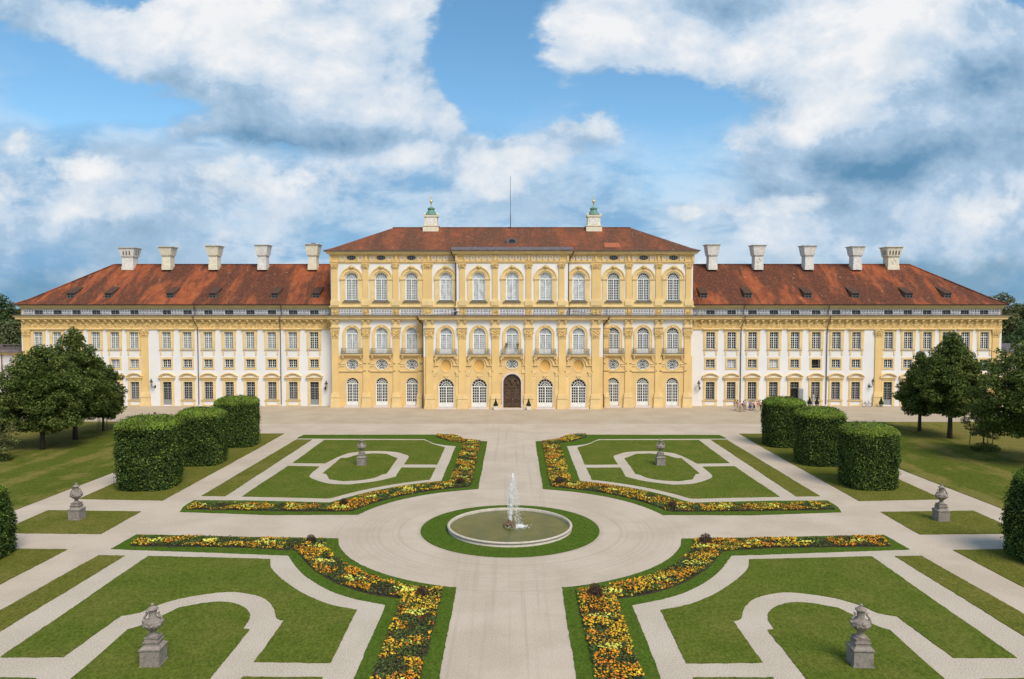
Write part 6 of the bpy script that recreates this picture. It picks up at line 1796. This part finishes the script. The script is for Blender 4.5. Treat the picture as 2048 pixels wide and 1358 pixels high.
# ------------------------------------------------------------------ low galleries on either side
def gallery(x0, x1, lab, left):
    Y = 138.0; xm = (x0 + x1) / 2
    g = tag(empty('gallery_building', (xm, Y, 0)), lab, 'gallery')
    gp = lambda b, n_, m_, p=None: b.build(n_, m_, p or g, (xm, Y, 0))
    b = MB(); xs = [x0 + 3.6 + 5.2 * i for i in range(int((x1 - x0) / 5.2))] if not left else [x1 - 2.85 - 5.2 * i for i in range(int((x1 - x0) / 5.2))][::-1]
    for xx, (e0, e1) in zip(xs, bay_edges(xs, x0, x1)): wall_panel(b, e0, e1, 0, 9.0, Y, [rect_hole(xx, .72, 7.0, 8.45), rect_hole(xx, .8, 1.0, 5.0)])
    b.add([(x0, Y, 0), (x0, Y + 9, 0), (x0, Y + 9, 9), (x0, Y, 9)], [(0, 3, 2, 1)]); b.add([(x1, Y, 0), (x1, Y + 9, 0), (x1, Y + 9, 9), (x1, Y, 9)], [(0, 1, 2, 3)])
    gp(b, 'wall', 'chalk' if left else 'white_wall')
    b = MB(); b.box(x0, x1, Y - .2, Y - .003, 8.72, 9.0); b.box(x0, x1, Y - .5, Y - .003, 9.0, 9.2)
    if not left: b.box(x0, x0 + 1.5, Y - .1, Y - .003, 0, 8.72)
    gp(b, 'cornice', 'yellow_trim')
    if left:
        b = MB(); b.frustum(xm, Y + 4, 9.2, 9.65, (x1 - x0) / 2 + .3, 4.7, (x1 - x0) / 2, 4.0); gp(b, 'roof', 'dark_stone')
        b = MB(); z = 9.65; yy = Y + .4
        b.box(x0, x1, yy - .18, yy + .18, z, z + .2); b.box(x0, x1, yy - .2, yy + .2, z + .85, z + 1.0)
        n = int((x1 - x0) / .42)
        for i in range(n): b.lathe([(.08, z + .2), (.13, z + .4), (.06, z + .7), (.1, z + .85)], x0 + .2 + i * .42, yy, 6)
        for i in range(int((x1 - x0) / 5)): b.box(x1 - 1.2 - i * 5 - .3, x1 - 1.2 - i * 5 + .3, yy - .25, yy + .25, z, z + 1.02)
        gp(b, 'balustrade', 'dark_stone')
        b = MB(); xp = PX(5, Y, 740); b.tube([(xp, Y - .15, 9.0), (xp, Y - .12, .2)], .08, 6); gp(b, 'downpipe', 'pipe')
    else:
        b = MB(); b.add([(x0, Y - .6, 9.25), (x1, Y - .6, 9.25), (x1, Y + 4, 10.65), (x0, Y + 4, 10.65)], [(0, 1, 2, 3)]); b.add([(x0, Y - .6, 9.25), (x1, Y - .6, 9.25), (x1, Y - .6, 9.15), (x0, Y - .6, 9.15)], [(0, 3, 2, 1)]); b.add([(x0, Y + 4, 10.65), (x1, Y + 4, 10.65), (x1, Y + 9, 9.2), (x0, Y + 9, 9.2)], [(0, 1, 2, 3)])
        gp(b, 'roof', 'slate')
    for xx in xs:
        b = MB(); y0 = Y + .2; b.box(xx - .72, xx + .72, y0, y0 + .08, 8.38, 8.45); b.box(xx - .04, xx + .04, y0, y0 + .08, 7.0, 8.38); b.box(xx - .72, xx + .72, y0 + .002, y0 + .078, 7.0, 7.07)
        wn = b.build('upper_window', 'frame_white', g, (xx, Y, 7)); b = MB(); b.add([(xx - .72, Y + .3, 7), (xx + .72, Y + .3, 7), (xx + .72, Y + .3, 8.45), (xx - .72, Y + .3, 8.45)], [(0, 1, 2, 3)]); b.build('pane', 'glass_blind' if left else 'glass_dark', wn, (xx, Y, 7))
        b = MB(); b.band(1.0, 1.02, 7, None, Y, Y) if False else None
        b.box(xx - 1.0, xx - .72, Y - .1, Y - .003, 6.75, 8.7); b.box(xx + .72, xx + 1.0, Y - .1, Y - .003, 6.75, 8.7); b.box(xx - .72, xx + .72, Y - .1, Y - .003, 6.75, 7.0); b.box(xx - .72, xx + .72, Y - .1, Y - .003, 8.45, 8.7)
        b.build('surround', 'yellow_trim', wn, (xx, Y, 7))
        b = MB(); muntins(b, xx - .8, xx + .8, 1.0, 5.0, 4, 7, .05, Y + .22); b.box(xx - .06, xx + .06, Y + .18, Y + .28, 1, 5)
        wn = b.build('lower_window', 'frame_grey', g, (xx, Y, 1)); b = MB(); b.add([(xx - .8, Y + .3, 1), (xx + .8, Y + .3, 1), (xx + .8, Y + .3, 5), (xx - .8, Y + .3, 5)], [(0, 1, 2, 3)]); b.build('pane', 'glass_dark', wn, (xx, Y, 1))
        b = MB(); b.band(1.15, 1.5, 5.35, None, Y - .3, Y - .003, cx=xx, n=14, k=.55); b.box(xx - 1.5, xx + 1.5, Y - .32, Y - .003, 5.15, 5.345); b.box(xx - 1.1, xx - .8, Y - .1, Y - .003, .9, 5.15); b.box(xx + .8, xx + 1.1, Y - .1, Y - .003, .9, 5.15)
        b.build('surround', 'yellow_trim', wn, (xx, Y, 1))
gallery(-138, -85.72, 'low pinkish side gallery with a dark stone balustrade at the left end of the palace', True)
gallery(85.37, 138, 'low side gallery with a grey slate roof at the right end of the palace', False)
# ------------------------------------------------------------------ people
def skin_mesh(name, verts, edges, radii, m, parent, loc, root_i=0):
    me = bpy.data.meshes.new(name); me.from_pydata(verts, edges, [])
    o = bpy.data.objects.new(name, me); C.objects.link(o)
    md = o.modifiers.new('skin', 'SKIN')
    for i, r_ in enumerate(radii):
        sv_ = me.skin_vertices[0].data[i]; sv_.radius = (r_, r_) if not isinstance(r_, tuple) else r_
        sv_.use_root = (i == root_i)
    md2 = o.modifiers.new('sub', 'SUBSURF'); md2.levels = 1; md2.render_levels = 1
    dg = bpy.context.evaluated_depsgraph_get()
    nm = bpy.data.meshes.new_from_object(o.evaluated_get(dg))
    bpy.data.objects.remove(o); bpy.data.meshes.remove(me)
    nm.name = name; nm.materials.clear(); nm.materials.append(m)
    for p in nm.polygons: p.use_smooth = True
    return link(name, nm, parent, loc)
SK = flat('skin', (.48, .28, .19), .6)
def person(px, py, h, rz, label, top, bottom, hair=(.05, .03, .02), skirt=False, hat=None, walk=.12, arm=0, bag=None, apron=None, shorts=False):
    d = ray(px, py); t = -CAMZ / d[2]; loc = (CAMX + d[0] * t, d[1] * t, 0)
    root = tag(empty('person', loc), label, 'person', 'visitors in front of the palace')
    s = h / 1.75
    sh = [(0, 0, .95), (0, 0, 1.1), (0, 0, 1.28), (0, .01, 1.42), (0, 0, 1.5), (0, -.01, 1.58), (0, -.02, 1.66), (0, -.01, 1.72)]
    ea = {0: (.30, 0, .95, .06, 1.16), 1: (.34, -.16, 1.0, .0, 1.14), 2: (.20, -.30, 1.20, -.12, 1.14)}[arm]
    v = list(sh); e = [(i, i + 1) for i in range(7)]
    r_ = [.15, .13, .15, .10, .055, .075, .095, .07]
    def chain(st, pts, rad):
        prev = st
        for p, q in zip(pts, rad): v.append(p); r_.append(q); e.append((prev, len(v) - 1)); prev = len(v) - 1
    for sg in (-1, 1):
        w_ = walk * sg
        chain(0, [(sg * .09, 0, .88), (sg * .10, -w_ * .5, .50), (sg * .10, w_ * .6 - .01, .10), (sg * .10, w_ * .6 - .13, .035)], [.09, .058, .042, .035])
        chain(3, [(sg * .18, .01, 1.40), (sg * .25, .02, 1.14), (sg * (.24 if arm else .27), ea[1] * .7 + .0, .96 if arm == 0 else 1.06), (sg * .22, ea[1] - .05, .90 if arm == 0 else ea[2] - .0)], [.055, .042, .034, .032])
    v = [(x * s, y * s, z * s) for x, y, z in v]; r_ = [q * s for q in r_]
    body = skin_mesh('body', v, e, r_, SK, root, loc); body.rotation_euler = (0, 0, R(rz))
    # shirt with sleeves, a little wider than the body
    tv = [(0, 0, .93), (0, 0, 1.1), (0, 0, 1.28), (0, .01, 1.42)]; te = [(0, 1), (1, 2), (2, 3)]; tr = [(.165, .125), (.155, .12), (.175, .125), (.12, .09)]
    for sg in (-1, 1):
        tv += [(sg * .18, .01, 1.41), (sg * .245, .02, 1.2)]; te += [(3, len(tv) - 2), (len(tv) - 2, len(tv) - 1)]; tr += [(.07, .07), (.06, .06)]
    tm = flat('shirt_cloth', top)
    o = skin_mesh('shirt', [(x * s, y * s, z * s) for x, y, z in tv], te, [(a * s, b_ * s) for a, b_ in tr], tm, root, loc); o.rotation_euler = (0, 0, R(rz))
    bm_ = flat('lower_cloth', bottom)
    if skirt:
        b = MB(); b.lathe([(.26 * s, .42 * s), (.24 * s, .6 * s), (.17 * s, .95 * s), (.14 * s, 1.02 * s)], n=14)
        o = b.build('skirt', bm_, root, None, True); o.location = (0, 0, 0); o.rotation_euler = (0, 0, R(rz))
    else:
        bv = [(0, 0, .93)]; be = []; br = [(.16, .13)]
        for sg in (-1, 1):
            w_ = walk * sg; n0 = len(bv)
            bv += [(sg * .09, 0, .84), (sg * .10, -w_ * .5, .50)] + ([] if shorts else [(sg * .10, w_ * .6 - .01, .10)])
            be += [(0, n0), (n0, n0 + 1)] + ([] if shorts else [(n0 + 1, n0 + 2)]); br += [(.105, .105), (.078, .078)] + ([] if shorts else [(.06, .06)])
        o = skin_mesh('trousers', [(x * s, y * s, z * s) for x, y, z in bv], be, [(a * s, b_ * s) for a, b_ in br], bm_, root, loc); o.rotation_euler = (0, 0, R(rz))
    def loc_part(b, name, m_):
        o = b.build(name, m_, root, None, True); o.location = (0, 0, 0); o.rotation_euler = (0, 0, R(rz)); return o
    b = MB(); b.blob((0, .02 * s, 1.70 * s), (.105 * s, .115 * s, .10 * s), 10, 7); loc_part(b, 'hair', flat('hair', hair))
    b = MB()
    for sg in (-1, 1): b.blob((sg * .10 * s, (walk * sg * .6 - .07) * s, .035 * s), (.05 * s, .13 * s, .04 * s), 7, 5)
    loc_part(b, 'shoes', flat('shoe_leather', (.05, .04, .035)))
    if hat:
        b = MB(); b.lathe([(.21 * s, 1.73 * s), (.20 * s, 1.75 * s), (.11 * s, 1.76 * s), (.10 * s, 1.84 * s), (.04 * s, 1.86 * s)], n=14); loc_part(b, 'hat', flat('hat_felt', hat))
    if bag:
        b = MB(); b.frustum(0, .2 * s, 1.0 * s, 1.38 * s, .15 * s, .09 * s, .12 * s, .06 * s); loc_part(b, 'rucksack', flat('rucksack_cloth', bag))
    if apron:
        b = MB(); b.add([(-.2 * s, -.22 * s, .5 * s), (.2 * s, -.22 * s, .5 * s), (.14 * s, -.15 * s, 1.3 * s), (-.14 * s, -.15 * s, 1.3 * s), (-.2 * s, -.20 * s, .5 * s), (.2 * s, -.20 * s, .5 * s), (.14 * s, -.13 * s, 1.3 * s), (-.14 * s, -.13 * s, 1.3 * s)],
                         [(0, 1, 2, 3), (7, 6, 5, 4), (0, 4, 5, 1), (1, 5, 6, 2), (3, 2, 6, 7), (0, 3, 7, 4)]); loc_part(b, 'apron', flat('white_apron', apron))
    return root
person(1469.8, 821.2, 1.78, 185, 'person in a dark top and pale grey trousers at the left end of the group', (.04, .04, .045), (.52, .47, .44))
person(1475.2, 820.6, 1.72, 150, 'person in a tan shirt and beige trousers, second from the left of the group', (.45, .30, .20), (.48, .38, .30), arm=1)
person(1480.6, 824.0, 1.86, 200, 'tall person in a pink striped shirt and khaki trousers nearest the camera', (.62, .46, .46), (.34, .28, .17), arm=1, hair=(.2, .18, .16))
person(1486.8, 823.0, 1.74, 90, 'person with a dark rucksack and pale olive shorts left of the gap in the group', (.40, .38, .42), (.34, .33, .25), bag=(.03, .025, .025), walk=.2, shorts=True)
person(1490.2, 819.5, 1.72, 170, 'person in a white shirt and grey trousers standing back by the drainpipe', (.70, .70, .70), (.33, .30, .30), hair=(.2, .13, .08))
person(1499.6, 820.8, 1.70, 180, 'person in a lilac blouse and long blue skirt in front of a ground floor window', (.52, .48, .66), (.13, .15, .33), skirt=True)
person(1504.2, 821.6, 1.76, 170, 'person in a pale pink top and straw hat between the blue skirt and the apron', (.55, .40, .42), (.40, .35, .45), hat=(.34, .22, .13))
person(1507.6, 820.2, 1.66, 175, 'person wearing a long white apron over black', (.62, .66, .68), (.03, .03, .035), skirt=True, apron=(.70, .74, .76))
person(1516.6, 823.2, 1.78, 200, 'person in a red top and cream trousers', (.50, .045, .03), (.70, .60, .48), walk=.16, arm=1)
person(1519.8, 820.8, 1.80, 160, 'person in a white shirt and dark brown trousers beside the one in red', (.68, .68, .70), (.07, .03, .02))
person(1524.2, 820.6, 1.74, 190, 'person in a bluish white shirt at the right end, half hidden by the hedge', (.62, .66, .72), (.40, .38, .33), arm=2)

# ------------------------------------------------------------------ potted conifers
def potted(px, py, Y, pot, label, h=1.25, r=.36):
    d = ray(px, py); x = PX(px, Y, py)
    root = tag(empty('potted_conifer', (x, Y, 0)), label, 'potted plant', 'potted conifers by the doors')
    b = MB()
    if pot == 'square':
        b.frustum(x, Y, .05, .62, .27, .27, .30, .30); b.box(x - .33, x + .33, Y - .33, Y + .33, .62, .70)
        for sx_ in (-1, 1):
            for sy in (-1, 1): b.box(x + sx_ * .27 - .05, x + sx_ * .27 + .05, Y + sy * .27 - .05, Y + sy * .27 + .05, 0, .05)
        b.build('planter', 'white_planter', root, (x, Y, 0))
    else:
        b.lathe([(.2, 0), (.24, .1), (.3, .42), (.34, .44), (.34, .52), (.28, .52)], x, Y, 16); b.build('planter', 'terracotta', root, (x, Y, 0), True)
    z0 = .72 if pot == 'square' else .54
    rng = np.random.default_rng(int(px)); n_ = 1300
    t = rng.uniform(0, 1, n_) ** 1.2; th = rng.uniform(0, 2 * PI, n_)
    rr = r * (1 - t) * (1 + .25 * np.sin(np.minimum(t * 8, PI)) * 1.0) * rng.uniform(.8, 1.08, n_)
    P = np.stack([rr * np.cos(th), rr * np.sin(th), z0 + t * h], 1); N = np.stack([np.cos(th), np.sin(th), .6 + 0 * th], 1) + rng.normal(0, .5, (n_, 3))
    V, F = leaves(P, N, .11, rng, .5)
    link('foliage', np_mesh('foliage', V, F, 'leaf_box'), root, (x, Y, 0))
    b = MB(); b.lathe([(.04, z0 - .3), (.04, z0), (r * .9, z0 + .04), (r * .8, z0 + h * .3), (.03, z0 + h * .95)], x, Y, 10); b.build('trunk', 'dark_core', root, (x, Y, 0))
potted(991.5, 816, 129.0, 'square', 'clipped conifer in a white square planter left of the main door')
potted(1057.2, 816, 129.0, 'square', 'clipped conifer in a white square planter right of the main door')
potted(1762.3, 808, 133.0, 'round', 'small potted conifer beside the grey wing door on the right')
potted(1619.4, 808, 133.0, 'round', 'small potted conifer left of the pale post behind the hedges', 1.3)
potted(1634, 808, 133.0, 'round', 'small potted conifer right of the pale post behind the hedges', 1.2)

# ------------------------------------------------------------------ wall lanterns
def wall_lantern(x, Y, z, side, label):
    """side: the way the arm leans off its bracket"""
    root = tag(empty('wall_lantern', (x, Y, z)), label, 'lantern', 'iron lanterns on the palace wall')
    yo = Y - .75
    b = MB(); b.blob((x, Y - .05, z - .8), (.16, .07, .26), 8, 6)
    b.tube([(x, Y - .05, z - .95), (x + side * .15, Y - .45, z - .95), (x + side * .3, yo, z - .72), (x + side * .35, yo, z - .48)], [.07, .06, .05, .04], 6)
    b.tube([(x, Y - .05, z - .62), (x + side * .12, Y - .3, z - .78), (x + side * .25, Y - .6, z - .82)], .035, 5)
    b.build('bracket', 'iron', root, (x, Y, z))
    cx2 = x + side * .35
    b = MB(); b.lathe([(.07, z - .48), (.17, z - .42), (.17, z - .38), (.12, z - .36)], cx2, yo, 6)
    for q in range(6):
        a = 2 * PI * q / 6; b.tube([(cx2 + .14 * math.cos(a), yo + .14 * math.sin(a), z - .38), (cx2 + .24 * math.cos(a), yo + .24 * math.sin(a), z + .1)], .015, 4)
    b.lathe([(.34, z + .08), (.33, z + .12), (.18, z + .3), (.12, z + .36), (.16, z + .42), (.10, z + .5), (.04, z + .55), (.05, z + .62), (.02, z + .72)], cx2, yo, 6)
    b.build('lantern_head', 'iron', root, (x, Y, z))
    b = MB(); b.lathe([(.12, z - .36), (.21, z + .07)], cx2, yo, 6); b.build('lantern_glass', 'frosted', root, (x, Y, z))
M['frosted'] = flat('frosted_lamp_glass', (.62, .58, .55), .3)
wall_lantern(PX(310.5, YW, 765), YW, PZ(764, YW), -1, 'black iron wall lantern beside the left end pilaster')
wall_lantern(PX(650.5, YW, 765), YW, PZ(768, YW), 1, 'black iron wall lantern on the white wall left of the middle block')
wall_lantern(PX(1399.5, YW, 765), YW, PZ(767, YW), -1, 'black iron wall lantern on the white wall right of the middle block')
wall_lantern(PX(1738, YW, 765), YW, PZ(763, YW), 1, 'black iron wall lantern above the bicycle beside the right end pilaster')
for px, lab in ((1013.3, 'small dark lantern on the left end of the balcony above the main door'), (1035.2, 'small dark lantern on the right end of the balcony above the main door')):
    x = PX(px, YC - .5, 690); z = 10.2; y = YC - .52
    root = tag(empty('balcony_lantern', (x, y, z)), lab, 'lantern', 'lanterns on the middle balcony')
    b = MB(); b.tube([(x, y, z), (x, y, z + .35)], .04, 6); b.build('post', 'iron', root, (x, y, z))
    b = MB(); b.lathe([(.08, z + .35), (.16, z + .4), (.24, z + .85), (.30, z + .87), (.14, z + 1.05), (.04, z + 1.1), (.02, z + 1.2)], x, y, 6); b.build('lantern_head', 'sill', root, (x, y, z))

# ------------------------------------------------------------------ bicycle, sign, post
x0, y0 = PX(1724.5, 133.3, 812), 133.35
root = tag(empty('bicycle', (x0 + .85, y0, 0)), 'dark bicycle leaning on the white palace wall below a lantern', 'bicycle')
bl = (x0 + .85, y0, 0)
xa, xb = x0 + .33, x0 + 1.42
for xx, nm in ((xa, 'wheel'), (xb, 'wheel')):
    b = MB(); n = 28
    b.tube([(xx + .33 * math.cos(2 * PI * i / n), y0, .34 + .33 * math.sin(2 * PI * i / n)) for i in range(n + 1)], .035, 6, False)
    wl_ = b.build('wheel', 'iron', root, bl)
    b = MB()
    for i in range(12): b.tube([(xx, y0, .34), (xx + .32 * math.cos(2 * PI * i / 12), y0, .34 + .32 * math.sin(2 * PI * i / 12))], .004, 3, False)
    b.build('spokes', 'frame_grey2', wl_, bl)
    b = MB(); b.tube([(xx + .37 * math.cos(a), y0, .34 + .37 * math.sin(a)) for a in [R(20 + 14 * i) for i in range(11)]], .022, 5); b.build('mudguard', 'frame_grey', wl_, bl)
b = MB()
sx_, hx_ = x0 + 1.0, x0 + .52
b.tube([(xa, y0, .34), (hx_, y0, .85), (hx_ + .03, y0, .95)], .026, 6); b.tube([(hx_, y0, .80), (x0 + .86, y0, .32), (xb, y0, .34), (sx_ + .06, y0, .78)], .026, 6); b.tube([(x0 + .86, y0, .32), (sx_ + .08, y0, .92)], .026, 6); b.tube([(hx_, y0, .70), (sx_ + .04, y0, .62)], .026, 6)
b.tube([(xb - .25, y0, .72), (xb + .2, y0, .72), (xb, y0, .34)], .012, 5)
b.build('frame', flat('dark_grey_bicycle_paint', (.07, .07, .08), .4), root, bl)
b = MB(); b.tube([(hx_ + .03, y0 - .25, 1.02), (hx_ - .02, y0 - .1, 1.0), (hx_ + .03, y0, .97), (hx_ - .02, y0 + .1, 1.0), (hx_ + .12, y0 + .25, 1.02)], .015, 5); b.build('handlebar', 'frame_grey', root, bl)
b = MB(); b.blob((sx_ + .1, y0, .95), (.15, .08, .05), 8, 5); b.build('saddle', 'iron', root, bl)
b = MB(); b.lathe([(.09, .30), (.09, .34)], x0 + .86, y0, 10); b.box(x0 + .80, x0 + .92, y0 - .12, y0 + .12, .2, .23); b.build('pedals', 'iron', root, bl)
x = PX(310, 114.6, 838); b = MB(); b.tube([(x, 114.6, 0), (x, 114.6, 1.5)], .035, 6)
s = b.build('small_sign', 'frame_grey', None, (x, 114.6, 0)); tag(s, 'small dark sign on a thin post at the edge of the court, behind the hedges', 'sign')
b = MB(); b.box(x - .16, x + .16, 114.52, 114.56, 1.35, 1.62); b.build('sign_plate', 'iron', s, (x, 114.6, 0))
x = PX(1626, 129.5, 812); b = MB(); b.tube([(x, 129.5, 0), (x, 129.5, 2.3)], .14, 8); b.lathe([(.17, 2.3), (.17, 2.4), (.05, 2.55)], x, 129.5, 8)
tag(b.build('pale_post', 'frame_grey2', None, (x, 129.5, 0)), 'pale upright post behind the hedges in front of the right wing', 'post')
